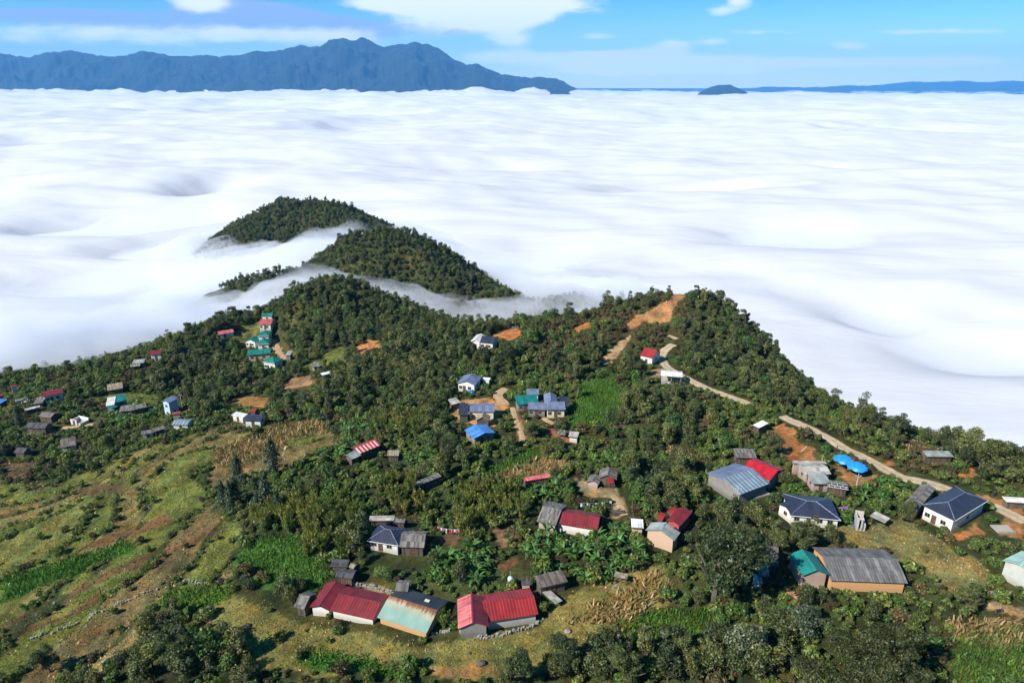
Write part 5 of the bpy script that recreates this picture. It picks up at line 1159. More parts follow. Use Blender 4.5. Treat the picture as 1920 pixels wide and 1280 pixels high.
# pale flowering tree
r = np.random.default_rng(262); p_, d_ = crown_points(r, broad_lobes(r, 3.2, 6.0, .8, 26), 3800)
tc_ = tint(3800, r, .4); wsel = r.random(3800) < .22; tc_[wsel] = np.array([3.0, 2.6, 3.2])*r.uniform(.7, 1.2, (wsel.sum(), 1))
add_proto('pale', rand_quads(p_, d_, .38, .7, r), tc_, LM['pale'], trunk_buf(r, 6, 1.4, .2, 3.2, 6), MAT['bark'])
r = np.random.default_rng(263); p_, d_ = crown_points(r, broad_lobes(r, 2.0, 3.0, .3, 14), 1500)
add_proto('limebush', rand_quads(p_, d_, .34, .7, r), tint(1500, r, .4), LM['lime'], trunk_buf(r, 3, .6, .1, 2.0, 5), MAT['bark'])

# ------------------------------------------------------------------ where things may grow
def sample_field(A_, x, y):
    i = np.clip(((x-GX0)/GS).astype(int), 0, A_.shape[1]-1); j = np.clip(((y-GY0)/GS).astype(int), 0, A_.shape[0]-1); return A_[j, i]
PU, PVv, PD = project(HX, HY, HG)
SCRUBM = np.zeros(HX.shape, bool); OPEN_ = np.zeros(HX.shape, bool); NOBUSH = np.zeros(HX.shape, bool)
for kind, poly, c in LAND:
    if kind == 'scrub':
        SCRUBM |= inpoly(PU, PVv, poly) & (PD < 330); continue
    m_ = inpoly(PU, PVv, poly) & (PD < 400)
    OPEN_ |= m_
    if kind != 'field': NOBUSH |= m_
BLOCK = np.zeros(HX.shape, bool)
for p in PLACED:
    lx = np.abs((HX-p['cen'][0])*p['d'][0]+(HY-p['cen'][1])*p['d'][1])-p['ln']/2; ly = np.abs((HX-p['cen'][0])*p['perp'][0]+(HY-p['cen'][1])*p['perp'][1])-p['dep']/2
    BLOCK |= (np.maximum(lx, ly) < .9)
for nm_, P, wdt, mt in ROAD_DATA:
    for q in P[::2]: 
        i0, j0 = int((q[0]-GX0)/GS), int((q[1]-GY0)/GS); s_ = np.s_[max(0, j0-4):j0+5, max(0, i0-4):i0+5]
        BLOCK[s_] |= np.hypot(HX[s_]-q[0], HY[s_]-q[1]) < wdt/2+1.0
def hidden(x, y, z, tall):
    """True where the ground between a plant and the camera covers it."""
    o = np.zeros(len(x), bool)
    for s in np.linspace(.4, .985, 46):
        xx, yy_ = x*s, y*s; zz = CAM_H+(z+tall-CAM_H)*s
        far = (xx < GX0+1) | (xx > GX1-2) | (yy_ > GY1-2) | (yy_ < GY0)
        g = np.where(far, height_raw(xx, yy_) if far.any() else 0, hz(xx, yy_)); o |= g > zz+1.0
    return o
BOX = np.array([[*p['box'], p['dist'], p['h']] for p in PLACED])
VIEW = []    # road and dirt points that should stay in sight
for nm_, P, wdt, mt in ROAD_DATA:
    for q in P[::3]:
        u_, v_, d_ = project(q[0], q[1], q[2]); VIEW.append((u_-3, v_-3, u_+3, v_+2, d_, 0))
for kind, poly, c in LAND:
    if kind != 'dirt' : continue
    q = np.array(poly); U_, V_ = np.meshgrid(np.arange(q[:, 0].min(), q[:, 0].max(), 6), np.arange(q[:, 1].min(), q[:, 1].max(), 5)); m_ = inpoly(U_, V_, poly)
    for a, b in zip(U_[m_], V_[m_]):
        P = ground_at(a, b); VIEW.append((a-2.5, b-2.5, a+2.5, b+2, project(P[0], P[1], P[2])[2], 0))
ALLBOX = np.concatenate([BOX, np.array(VIEW)])
def covers(x, y, z, hgt, rad, keep=.12):
    """True where a plant would stand in front of a building, road or bare slope seen in the photograph."""
    u_, v_, d_ = project(x, y, z+hgt*.5); ru = rad/d_*FPX*.85; rv = (hgt*.42)/d_*FPX*.95
    o = np.zeros(len(x), bool)
    for a0, b0, a1, b1, dd, hh in ALLBOX:
        sx_, sy_ = (a1-a0)*keep, (b1-b0)*keep
        o |= (u_+ru > a0+sx_) & (u_-ru < a1-sx_) & (v_+rv > b0+sy_) & (v_-rv < b1-sy_*2.2) & (d_ < dd-.3)
    return o
def jitter_points(x0, x1, y0, y1, step, r):
    X, Y = np.meshgrid(np.arange(x0, x1, step), np.arange(y0, y1, step))
    X = X.ravel()+r.uniform(-.42, .42, X.size)*step; Y = Y.ravel()+r.uniform(-.42, .42, Y.size)*step
    return X, Y
PLANTS = {}     # kind -> rows (x, y, z, rot, scale, variant, dist, zone)
def put(kind, x, y, z, scl, var, zone, r, rot=None):
    n = len(x); d_ = project(x, y, z)[2]
    rows = PLANTS.setdefault(kind, [])
    for k in range(n): rows.append((x[k], y[k], z[k], r.uniform(0, 6.283) if rot is None else rot, scl[k], int(var[k]), float(d_[k]), zone))

FOREST = [
 [(500,612),(520,555),(600,522),(680,540),(760,585),(830,605),(1000,585),(1045,592),(1000,645),(965,690),(935,722),(900,700),(850,700),(840,770),(760,800),(680,790),(600,790),(530,765),(505,720),(540,690),(530,650)],
 [(250,700),(330,650),(400,615),(440,615),(455,640),(425,660),(440,690),(520,720),(520,765),(470,770),(420,745),(400,790),(360,750),(330,735),(300,745),(280,715)],
 [(1290,545),(1405,600),(1475,705),(1540,760),(1460,765),(1400,735),(1330,710),(1285,685),(1270,655),(1285,640),(1250,620),(1290,600)],
 [(1140,640),(1200,600),(1190,640),(1195,700),(1150,720),(1120,690)],
 [(1015,690),(1110,650),(1160,640),(1130,690),(1080,715)],
 [(1130,780),(1220,720),(1300,740),(1340,800),(1290,845),(1180,840)],
 [(1530,765),(1740,830),(1930,880),(1930,915),(1830,900),(1760,870),(1690,840),(1600,800)],
 [(1480,790),(1530,815),(1600,850),(1560,850),(1500,830)],
 [(1160,860),(1240,850),(1300,890),(1330,930),(1480,960),(1440,1000),(1300,1000),(1200,960)],
 [(780,800),(860,790),(880,850),(860,900),(800,900)],
 [(940,790),(1000,780),(1010,830),(960,840)],
 [(1340,1280),(1400,1200),(1480,1120),(1540,1130),(1500,1230),(1480,1290),(1340,1290)],
 [(900,1285),(1020,1230),(1100,1220),(1350,1200),(1350,1290)],
 [(0,1230),(60,1190),(120,1200),(180,1160),(330,1180),(420,1210),(470,1240),(470,1290),(0,1290)],
 [(200,1060),(300,1030),(400,1010),(440,1040),(420,1080),(300,1090),(210,1110)],
 [(430,1080),(520,1110),(600,1120),(560,1150),(500,1150),(440,1140)],
 [(620,1020),(690,1010),(690,1050),(860,1020),(860,1060),(780,1080),(640,1060)],
 [(1420,1000),(1520,960),(1580,990),(1560,1030),(1430,1050)],
]
r = np.random.default_rng(300)
x, y = jitter_points(-240, 220, 60, 345, 3.15, r); z = hz(x, y); u_, v_, d_ = project(x, y, z)
fm = np.zeros(len(x), bool)
for poly in FOREST: fm |= inpoly(u_, v_, poly)
behind = (z > -58) & (d_ > 285) & (~fm) & (x > -150) & (x < 180)
FORESTMASK = blur(np.zeros(HX.shape), 1)
for poly in FOREST: FORESTMASK = np.maximum(FORESTMASK, (inpoly(PU, PVv, poly) & (PD < 400)).astype(float))
ok = (fm | behind) & ~sample_field(OPEN_, x, y) & ~sample_field(BLOCK, x, y)
ok &= ~(sample_field(SCRUBM, x, y) & (r.random(len(x)) < .88))
x, y, z = x[ok], y[ok], z[ok]
dn = fbm(x/22, y/22, 3); scl = np.clip(.78+.24*dn+r.normal(0, .2, len(x)), .4, 1.5)
k = ~hidden(x, y, z, 6*scl) & ~covers(x, y, z, 6*scl, 2.3*scl) & (r.random(len(x)) < .93)
x, y, z, scl = x[k], y[k], z[k], scl[k]
put('broad', x, y, z, scl, r.integers(0, 8, len(x)), 'wood', r)
# scattered small trees over the scrub
x, y = jitter_points(-240, 220, 60, 330, 7.5, r); z = hz(x, y)
ok = ~sample_field(OPEN_, x, y) & ~sample_field(BLOCK, x, y) & (sample_field(FORESTMASK, x, y) < .5)
ok &= ~(sample_field(SCRUBM, x, y) & (r.random(len(x)) < .5))
x, y, z = x[ok], y[ok], z[ok]; scl = np.clip(r.normal(.6, .16, len(x)), .35, 1.0)
k = ~hidden(x, y, z, 5*scl) & ~covers(x, y, z, 6*scl, 2.3*scl) & (r.random(len(x)) < .8)
x, y, z, scl = x[k], y[k], z[k], scl[k]; put('broad', x, y, z, scl, r.integers(0, 8, len(x)), 'scrub', r)
# hills in the mist
for bx in ((-190, 90, 350, 520), (-330, -20, 520, 720)):
    x, y = jitter_points(*bx, 3.0, r); z = height_raw(x, y); k = (z > -62)
    x, y, z = x[k], y[k], z[k]; scl = np.clip(r.normal(.70, .15, len(x)), .4, 1.1); k = ~hidden(x, y, z, 6*scl)
    x, y, z, scl = x[k], y[k], z[k], scl[k]; put('broad', x, y, z, scl, r.integers(0, 8, len(x)), 'misty', r)
# ragged trees along the skyline of the ridge
for (ua, va), (ub, vb), n, dmin in (((1010,600),(1270,552),9,0),((1295,548),(1480,705),20,0),((1490,735),(1560,765),5,0),((1570,772),(1740,826),11,1.45),((1745,832),(1905,880),9,1.3)):
    t_ = r.uniform(0, 1, n)
    P = np.array([ground_at(ua+(ub-ua)*q, va+(vb-va)*q+4) for q in t_])
    put('ragged', P[:, 0], P[:, 1], P[:, 2], r.uniform(.6, max(.95, dmin), n), r.integers(0, 2, n), 'crest', r)
EXPL = []
def one(kind, u, v, scale, label, cat, group=None, var=0, name=None):
    P = ground_at(u, v); EXPL.append((kind, P, scale, label, cat, group, var, name))
ex_ = one
ex_('umbrella', 1625, 1345, 1.2, 'huge spreading dark umbrella shaped tree with pale bare limbs at the lower right', 'tree', name='umbrella_tree')
ex_('big', 1338, 1125, 1.75, 'very large dark tree standing between the beige house and the grey sheds', 'tree', var=0, name='broadleaf_tree')
ex_('big', 1395, 1052, .85, 'dark tree pressed against the back of the very large tree', 'tree', var=2, name='broadleaf_tree')
ex_('big', 1508, 1042, .80, 'round dark tree hiding the front of the broad dark blue hipped roof', 'tree', var=1, name='broadleaf_tree')
ex_('big', 1448, 1040, .62, 'lower dark tree left of the one hiding the dark blue hipped roof', 'tree', var=2, name='broadleaf_tree')
ex_('pale', 1500, 1190, 1.0, 'pale flowering tree with whitish leaves in front of the teal gabled house', 'tree', name='flowering_tree')
ex_('pale', 1395, 1240, 1.1, 'whitish green bushy tree at the bottom edge left of the umbrella tree', 'tree', name='flowering_tree')
ex_('big', 1815, 1150, .62, 'dense dark upright tree beside the clothes line at the right', 'tree', var=1, name='broadleaf_tree')
ex_('big', 410, 628, .95, 'big round dark tree on the skyline above the long pink shed', 'tree', var=0, name='broadleaf_tree')
ex_('big', 188, 690, .46, 'small round tree fading into the mist on the left slope', 'tree', var=1, name='broadleaf_tree')
ex_('big', 152, 700, .32, 'smallest round tree in the mist on the left slope', 'tree', var=2, name='broadleaf_tree')
ex_('big', 1695, 792, .62, 'lone dark round tree on the crest of the right ridge', 'tree', var=0, name='broadleaf_tree')
ex_('ragged', 1560, 768, 1.4, 'tall ragged dark tree on the right ridge, leftmost of the crest trees', 'tree', name='broadleaf_tree')
ex_('ragged', 1612, 778, 1.15, 'thin ragged tree in the middle of the right ridge crest', 'tree', var=1, name='broadleaf_tree')
ex_('ragged', 1650, 782, 1.4, 'pale ragged tree with open branches on the right ridge crest', 'tree', var=1, name='broadleaf_tree')
ex_('big', 1800, 868, 1.05, 'large spreading tree behind the grey barn on the crest', 'tree', var=1, name='broadleaf_tree')
ex_('big', 1868, 892, 1.1, 'big dark tree above the right edge of the crest', 'tree', var=2, name='broadleaf_tree')
ex_('big', 1905, 880, .75, 'dark tree cut by the right edge on the crest', 'tree', var=0, name='broadleaf_tree')
ex_('big', 838, 868, .82, 'dark rounded tree left of the bright blue roof', 'tree', var=0, name='broadleaf_tree')
ex_('big', 998, 822, .60, 'dark tree in front of the purplish grey lean-to', 'tree', var=1, name='broadleaf_tree')
ex_('big', 380, 770, .78, 'dark tree right of the tall blue house', 'tree', var=0, name='broadleaf_tree')
ex_('big', 210, 850, .72, 'dark bushy tree between the village huts and the terraced fields', 'tree', var=2, name='broadleaf_tree')
ex_('big', 550, 778, .45, 'round dark tree right of the slate house by the ochre clearing', 'tree', var=1, name='broadleaf_tree')
ex_('conifer', 515, 890, 1.5, 'tall dark conifer in the upper fields, rightmost of the field pair', 'tree', var=1, name='conifer_tree')
ex_('conifer', 448, 905, 1.25, 'dark conifer in the upper fields, left of the field pair', 'tree', var=1, name='conifer_tree')
for q, (u, v, s, vv, nm2) in enumerate([(422,958,.98,2,'bare trunked conifer, leftmost of the clump at the field edge'),(436,962,.9,2,'bare trunked conifer, middle of the clump at the field edge'),(446,955,.95,2,'bare trunked conifer, rightmost of the clump at the field edge'),
        (502,958,1.12,1,'dark conifer above the olive bamboo, tallest of three'),(486,966,.75,1,'short dark conifer on the left of the tall one above the olive bamboo'),(522,966,.75,1,'short dark conifer on the right of the tall one above the olive bamboo')]):
    ex_('conifer', u, v, s*1.25, nm2, 'tree', 'conifers at the field edge', vv, 'conifer_tree')
ex_('conifer', 1283, 872, .82, 'slim dark cypress standing alone in the tan clearing', 'tree', var=0, name='cypress_tree')
ex_('conifer', 193, 802, .55, 'slim cypress beside the white roofed house in the left village', 'tree', var=0, name='cypress_tree')
ex_('conifer', 38, 800, 1.1, 'dark conifer among the huts at the left edge', 'tree', var=1, name='conifer_tree')
ex_('limebush', 1188, 822, 1.0, 'round yellow-green flowering bush above the banana grove', 'bush', name='bush')
ex_('limebush', 112, 1040, .7, 'yellow-green bush at the corner of the bright green strip', 'bush', name='bush')
ex_('limebush', 1190, 885, 1.0, 'yellowish bush beside the grey hut on the yard path', 'bush', name='bush')
for q, (u, v, s) in enumerate([(832,1178,.62)]):
    ex_('bamboo', u, v, s*1.1, 'dense dark bamboo clump between the rusty roof and the pink roof', 'bamboo', 'bamboo clumps', 0, 'bamboo_clump')
for u, v, s, vv, lb in [(95,1262,.62,0,'large dark tree in the bottom left corner thicket'),(330,1255,.70,1,'large tree rising from the bottom edge left of the banana leaves'),(958,1290,.78,2,'dark crowned tree at the bottom edge below the pink gable'),(1065,1268,.72,0,'wide dark tree at the bottom edge right of the dry field'),
        (1180,1290,.85,1,'tall dark tree at the bottom edge below the green grass strip'),(1270,1245,.66,2,'dense dark tree between the grass strip and the pale bushy tree'),(1725,806,.5,2,'rounded tree just right of the lone round tree on the right crest'),(1590,790,.5,1,'bushy tree at the foot of the tall ragged tree on the right crest'),
        (1765,846,.7,0,'dark tree on the right crest left of the large spreading tree'),(1455,745,.5,1,'dark tree standing where the steep right slope meets the ridge'),(1200,705,.62,0,'dark tree left of the red house at the road bend'),(1215,845,.72,1,'dark tree right of the round yellow-green bush'),(1290,790,.75,2,'large dark tree below the white pavilion'),
        (1450,850,.6,0,'bright leafed tree at the foot of the orange slope'),(1690,975,.55,1,'dark tree left of the brown corrugated house')]:
    ex_('big', u, v, s, lb, 'tree', None, vv, 'broadleaf_tree')
# bamboo groves
BAMB = [px('R5', [(0,200),(160,190),(360,160),(560,120),(640,260),(650,450),(560,510),(300,500),(250,420),(100,330),(0,330)]), px('R5', [(720,60),(1000,40),(1180,60),(1200,200),(1060,250),(900,220),(740,180)]), px('R5', [(1260,90),(1660,60),(1700,260),(1500,300),(1300,330),(1240,260)]),
        px('R2', [(740,730),(1100,700),(1120,840),(960,880),(740,830)]), px('R5', [(1270,300),(1340,300),(1360,420),(1270,420)])]
x, y = jitter_points(-120, 60, 110, 240, 3.1, r); z = hz(x, y); u_, v_, d_ = project(x, y, z); bm_ = np.zeros(len(x), bool)
for b_ in BAMB: bm_ |= inpoly(u_, v_, b_)
bm_ &= ~sample_field(BLOCK, x, y); x, y, z = x[bm_], y[bm_], z[bm_]; scl = r.uniform(.6, .95, len(x)); k = ~covers(x, y, z, 6*scl, 1.7*scl); x, y, z, scl = x[k], y[k], z[k], scl[k]
put('bamboo', x, y, z, scl, r.integers(0, 3, len(x)), 'bamboo', r)
# banana groves
BANA = [px('R6', [(1060,190),(1250,150),(1400,200),(1560,300),(1850,330),(1880,440),(1560,500),(1300,560),(1120,560),(1060,420)]), px('R6', [(400,720),(640,640),(960,640),(1130,720),(1300,820),(1280,900),(1080,1060),(780,1080),(560,960),(430,880)]), px('R6', [(330,330),(560,300),(690,380),(690,450),(420,470),(340,440)]), px('R6', [(800,140),(1050,110),(1060,200),(850,250)]),
        px('R5', [(1040,420),(1300,400),(1480,480),(1500,640),(1300,680),(1060,640)]), px('R1', [(1005,400),(1120,390),(1130,470),(1010,480)]), px('R1', [(280,630),(420,610),(430,700),(300,710)]), px('R4', [(740,800),(950,770),(1180,830),(1100,900),(900,1010),(740,930)]), px('R2', [(510,790),(720,760),(740,860),(560,880)]),
        px('R2', [(380,960),(620,920),(600,1060),(400,1060)]), px('R2', [(930,980),(1150,990),(1150,1110),(950,1110)]), px('R5', [(1640,430),(1920,400),(1920,580),(1700,560)]), px('R1', [(690,760),(850,740),(860,830),(720,830)]), px('R2', [(1660,520),(1760,500),(1770,570),(1670,590)]), px('R7', [(690,140),(860,120),(860,230),(700,250)]), px('R8', [(950,950),(1330,950),(1330,1210),(1000,1180)])]
x, y = jitter_points(-200, 150, 95, 270, 2.35, r); z = hz(x, y); u_, v_, d_ = project(x, y, z); bm_ = np.zeros(len(x), bool)
for b_ in BANA: bm_ |= inpoly(u_, v_, b_)
BANAMASK = np.zeros(HX.shape, bool)
for b_ in BANA: BANAMASK |= inpoly(PU, PVv, b_) & (PD < 300)
bm_ &= ~sample_field(BLOCK, x, y); x, y, z = x[bm_], y[bm_], z[bm_]; scl = r.uniform(.6, 1.1, len(x)); k = ~covers(x, y, z, 3.2*scl, 1.6*scl); x, y, z, scl = x[k], y[k], z[k], scl[k]
put('banana', x, y, z, scl, r.integers(0, 4, len(x)), 'banana', r)
# undergrowth everywhere else
x, y = jitter_points(-240, 220, 62, 335, 2.05, r); z = hz(x, y)
ok = ~sample_field(OPEN_, x, y) & ~sample_field(BLOCK, x, y)
inF = sample_field(FORESTMASK, x, y) > .5; ok &= ~inF | (r.random(len(x)) < .3)
x, y, z = x[ok], y[ok], z[ok]; scl = np.clip(np.exp(r.normal(-.1, .35, len(x)))*(1+.3*fbm(x/12, y/12, 2)), .35, 2.0)
k = ~hidden(x, y, z, 2*scl) & ~covers(x, y, z, 1.3*scl, .8*scl, .08); x, y, z, scl = x[k], y[k], z[k], scl[k]
zn = fbm(x/20+4, y/20, 3)+r.normal(0, .35, len(x)); u_, v_, d_ = project(x, y, z)
brownish = inpoly(u_, v_, [(1000,690),(1040,590),(1290,540),(1290,640),(1150,650)])
var = np.where(zn > .42, 2, np.where(zn < -.32, 3, r.integers(0, 2, len(x)))); var = np.where(brownish & (r.random(len(x)) < .6), 2, var)
put('bush', x, y, z, scl, var, 'scrub', r)
# hedges on the terrace edges and odd bushes in the fields
x, y = jitter_points(-200, 0, 80, 260, 1.25, r); te_ = sample_field(TERR_EDGE, x, y); ok = (te_ > .3) & ~sample_field(NOBUSH, x, y) & (fbm(x/9, y/9, 2) > -.25) & ~sample_field(BLOCK, x, y)
x, y = x[ok], y[ok]; z = hz(x, y); scl = np.clip(np.exp(r.normal(-.6, .4, len(x))), .25, .9); put('bush', x, y, z, scl, r.choice([0, 1, 2], len(x), p=[.45, .4, .15]), 'hedge', r)
x, y = jitter_points(-200, 120, 80, 260, 5.5, r); ok = sample_field(OPEN_, x, y) & ~sample_field(NOBUSH, x, y) & ~sample_field(BLOCK, x, y) & (fbm(x/14+8, y/14, 2) > .12)
x, y = x[ok], y[ok]; z = hz(x, y); scl = r.uniform(.4, 1.1, len(x)); k = ~covers(x, y, z, 1.2*scl, .7*scl, .05); x, y, z, scl = x[k], y[k], z[k], scl[k]; put('bush', x, y, z, scl, r.choice([0, 1, 2, 3], len(x), p=[.35, .35, .2, .1]), 'hedge', r)
# ------------------------------------------------------------------ plants as things, the many as stuff
KNAME = {'broad': 'broadleaf_tree', 'big': 'broadleaf_tree', 'ragged': 'broadleaf_tree', 'conifer': 'conifer_tree', 'bamboo': 'bamboo_clump', 'banana': 'banana_plant', 'bush': 'bush'}
def plant(kind, var, P, rot, scl, label, cat, group, name=None, parts=True):
    me, tme, names = PROTO[kind][var % len(PROTO[kind])]
    root = empty(name or KNAME[kind], (float(P[0]), float(P[1]), float(P[2])-.05), rot); root.scale = (scl, scl, scl*(random.uniform(.72, 1.12) if kind in ('broad', 'ragged') else random.uniform(.92, 1.1)))
    link(names[0], me, root)
    if parts: link(names[1], tme, root)
    tag(root, label, cat, group); return root
for kind, P, s, label, cat, group, var, name in EXPL:
    plant(kind, var, P, random.uniform(0, 6.28), s, label, cat, group, name)
MARKS = [p for p in PLACED if p['short']]
USED = set()
def nearest_label(what, x, y, z):
    """A label from the building a plant stands closest to, if that corner of the building has none yet."""
    best = sorted(MARKS, key=lambda p: (p['cen'][0]-x)**2+(p['cen'][1]-y)**2)[:2]
    for p in best:
        dx, dy = x-p['cen'][0], y-p['cen'][1]
        if math.hypot(dx, dy) > max(p['ln'], p['dep'])/2+7: continue
        side = ('left of' if dx < 0 else 'right of') if abs(dx) > abs(dy) else ('in front of' if dy < 0 else 'behind')
        key = (what[1], side, p['short'])
        if key in USED: continue
        USED.add(key); return f"{what[0]} closest {side} the {p['short']}"
    return None
def zone_word(u, v, zone):
    if zone == 'misty': return 'on the misty hill'
    if v < 800 and u < 420: return 'in the left village'
    if v < 690 and u < 1000: return 'on the domed hill'
    if u > 1250 and v < 780: return 'on the steep right slope of the peak'
    if u > 1480 and v < 930: return 'on the right ridge'
    if v < 800 and u < 1000: return 'in the middle wood'
    if v < 800: return 'below the bare track'
    if u < 480: return 'in the left terraces'
    if u > 1300 and v > 1080: return 'in the lower right thicket'
    if v > 1180: return 'at the bottom of the slope'
    return 'among the central houses'
SCAT = {}
LIMIT = {'broad': 265, 'ragged': 60, 'bamboo': 90, 'banana': 230, 'bush': 190}
SEEN = {'broad': ('small dark green leafy tree', 'tree'), 'ragged': ('thin ragged hill-top tree', 'tree'), 'bamboo': ('feathery olive bamboo clump', 'bamboo'), 'banana': ('broad leaved green banana plant', 'banana plant'), 'bush': ('low leafy bush', 'bush')}
for kind, rows in PLANTS.items():
    # the largest in view stay things of their own, whatever lies outside the frame does not count
    def key(rw):
        u_, v_, d_ = project(rw[0], rw[1], rw[2]+1); out_ = not (-20 < u_ < 1940 and v_ < 1300)
        return (out_, rw[6]/max(rw[4], .2)**.7)
    rows = sorted(rows, key=key); lim = LIMIT[kind]
    seenvar = set()
    for i, rw in enumerate(rows[:lim]):
        x, y, z, rot, s, var, d_, zone = rw
        u_, v_, _ = project(x, y, z)
        what, cat = SEEN[kind]
        lb = nearest_label((what, kind), x, y, z); grp = None
        zw = zone_word(u_, v_, zone)
        if lb is None: lb = f"{what} {zw}, among others alike"
        grp = {'broad': 'small trees ', 'ragged': 'ragged trees ', 'bamboo': 'bamboo clumps ', 'banana': 'banana plants ', 'bush': 'bushes '}[kind]+zw
        plant(kind, var, (x, y, z), rot, s, lb, cat, grp, parts=(d_ < 210))
        seenvar.add(var)
    if len(rows) > lim: SCAT[kind] = rows[lim:]
# the rest: one object of instances each; copies of the same crowns and trunks
def scatter(name, rows, kind, label, cat):
    n = len(rows); A = np.array([rw[:6] for rw in rows], dtype=np.float32)
    me = bpy.data.meshes.new(name); me.vertices.add(n); me.vertices.foreach_set('co', np.ascontiguousarray(A[:, :3]-np.array([0, 0, .05], dtype=np.float32)).ravel())
    for nm_, ty, col in (('rot', 'FLOAT', 3), ('scl', 'FLOAT', 4)):
        a = me.attributes.new(nm_, ty, 'POINT'); a.data.foreach_set('value', np.ascontiguousarray(A[:, col]))
    rz_ = np.random.default_rng(n).uniform(*((.68, 1.12) if kind == 'broad' else (.85, 1.2)), n).astype(np.float32)*A[:, 4]
    a = me.attributes.new('scz', 'FLOAT', 'POINT'); a.data.foreach_set('value', np.ascontiguousarray(rz_))
    a = me.attributes.new('var', 'INT', 'POINT'); a.data.foreach_set('value', A[:, 5].astype(np.int32))
    o = link(name, me); tag(o, label, cat, kind='stuff')
    ng = bpy.data.node_groups.new(name, 'GeometryNodeTree')
    ng.interface.new_socket('Geometry', in_out='INPUT', socket_type='NodeSocketGeometry'); ng.interface.new_socket('Geometry', in_out='OUTPUT', socket_type='NodeSocketGeometry')
    gi, go = N(ng, 'NodeGroupInput'), N(ng, 'NodeGroupOutput'); jn = N(ng, 'GeometryNodeJoinGeometry')
    def attr(nm_, ty):
        q = N(ng, 'GeometryNodeInputNamedAttribute', data_type=ty); q.inputs['Name'].default_value = nm_; return q.outputs['Attribute']
    cx = N(ng, 'ShaderNodeCombineXYZ'); L(ng, attr('rot', 'FLOAT'), cx.inputs[2])
    cs = N(ng, 'ShaderNodeCombineXYZ')
    for q_ in range(3): L(ng, attr('scz' if q_ == 2 else 'scl', 'FLOAT'), cs.inputs[q_])
    for v_ in range(len(PROTO[kind])):
        me0, tme0, names = PROTO[kind][v_]
        srcs = [ob for ob in COL.objects if ob.type == 'MESH' and ob.data in (me0,)][:1] + [ob for ob in COL.objects if ob.type == 'MESH' and ob.data in (tme0,)][:1]
        if not srcs: continue
        j2 = N(ng, 'GeometryNodeJoinGeometry')
        for ob in srcs:
            oi = N(ng, 'GeometryNodeObjectInfo', transform_space='ORIGINAL'); oi.inputs['Object'].default_value = ob; oi.inputs['As Instance'].default_value = False
            L(ng, oi.outputs['Geometry'], j2.inputs[0])
        cp = N(ng, 'FunctionNodeCompare', data_type='INT', operation='EQUAL'); L(ng, attr('var', 'INT'), cp.inputs[2]); cp.inputs[3].default_value = v_
        iop = N(ng, 'GeometryNodeInstanceOnPoints'); L(ng, gi.outputs[0], iop.inputs['Points']); L(ng, j2.outputs[0], iop.inputs['Instance']); L(ng, cp.outputs[0], iop.inputs['Selection'])
        L(ng, cx.outputs[0], iop.inputs['Rotation']); L(ng, cs.outputs[0], iop.inputs['Scale']); L(ng, iop.outputs[0], jn.inputs[0])
    L(ng, jn.outputs[0], go.inputs[0])
    md = o.modifiers.new('scatter', 'NODES'); md.node_group = ng
    return o
TXT = {'broad': ('forest', 'dense dark green wood covering the ridge and the misty hills', 'forest'), 'bush': ('undergrowth', 'mixed green and brown undergrowth covering the slopes', 'undergrowth'), 'banana': ('banana_thicket', 'thick green banana leaves in the groves between the houses', 'bananas'), 'bamboo': ('bamboo_thicket', 'olive bamboo thicket behind the houses', 'bamboo'), 'ragged': ('ragged_wood', 'ragged trees on the skyline', 'trees')}
for kind, rows in SCAT.items(): scatter(TXT[kind][0], rows, kind, TXT[kind][1], TXT[kind][2])
print('PLANTS', {k: len(v) for k, v in PLANTS.items()}, {k: len(v) for k, v in SCAT.items()})

# ------------------------------------------------------------------ field cover: stubble, crops, dry corn, grass
def blades(x, y, hgt, wid, r, lean=.35):
    n = len(x); z = hz(x, y); a = r.uniform(0, 2*np.pi, n); l_ = r.normal(0, lean, (n, 2))*hgt[:, None]
    B0 = np.stack([x, y, z-.05], 1); T0 = np.stack([x+l_[:, 0], y+l_[:, 1], z+hgt], 1); s_ = np.stack([np.cos(a), np.sin(a), np.zeros(n)], 1)*wid[:, None]*.5
    return np.stack([B0-s_, B0+s_, T0+s_*.5, T0-s_*.5], 1)
FM = {}
for kind in ('field', 'grass', 'soil', 'straw', 'dirt'):
    m_ = np.zeros(HX.shape, bool)
    for kd, poly, c in LAND:
        q = inpoly(PU, PVv, poly) & (PD < 330)
        if kd == kind: m_ |= q
        elif kind == 'field' or (kd in ('dirt',)): m_ &= ~q
    FM[kind] = m_
def cover(name, kind, step, hr, wr, pal, label, cat, lm, lean=.35, seed=0, dens=1.0, xr=(-230, 200), yr=(70, 290), cut=-9):
    r = np.random.default_rng(500+seed); x, y = jitter_points(*xr, *yr, step, r)
    k = sample_field(FM[kind], x, y) & ~sample_field(BLOCK, x, y) & (r.random(len(x)) < dens) & (fbm(x/4, y/7, 3) > cut); x, y = x[k], y[k]
    z = hz(x, y); u_, v_, d_ = project(x, y, z); k = (u_ > -40) & (u_ < 1960) & (v_ < 1310); x, y = x[k], y[k]; n = len(x)
    q = blades(x, y, r.uniform(*hr, n), r.uniform(*wr, n), r, lean)
    pal = np.array(pal); w_ = np.clip((fbm(x/6, y/10, 3)+.6)/1.2+r.normal(0, .28, n), 0, .999); ci = (w_*len(pal)).astype(int)
    col_ = pal[ci]*np.exp(r.normal(0, .25, (n, 1)))
    if kind == 'field':
        inl = inpoly(u_[k], v_[k], FIELDS_LEFT); col_[inl] = strip_color(x[inl], y[inl])*np.exp(r.normal(.12, .4, (inl.sum(), 1)))*(1+r.normal(0, .12, (inl.sum(), 3)))
    o = link(name, quads_mesh(name, q, [lm], col_)); tag(o, label, cat, kind='stuff'); return n
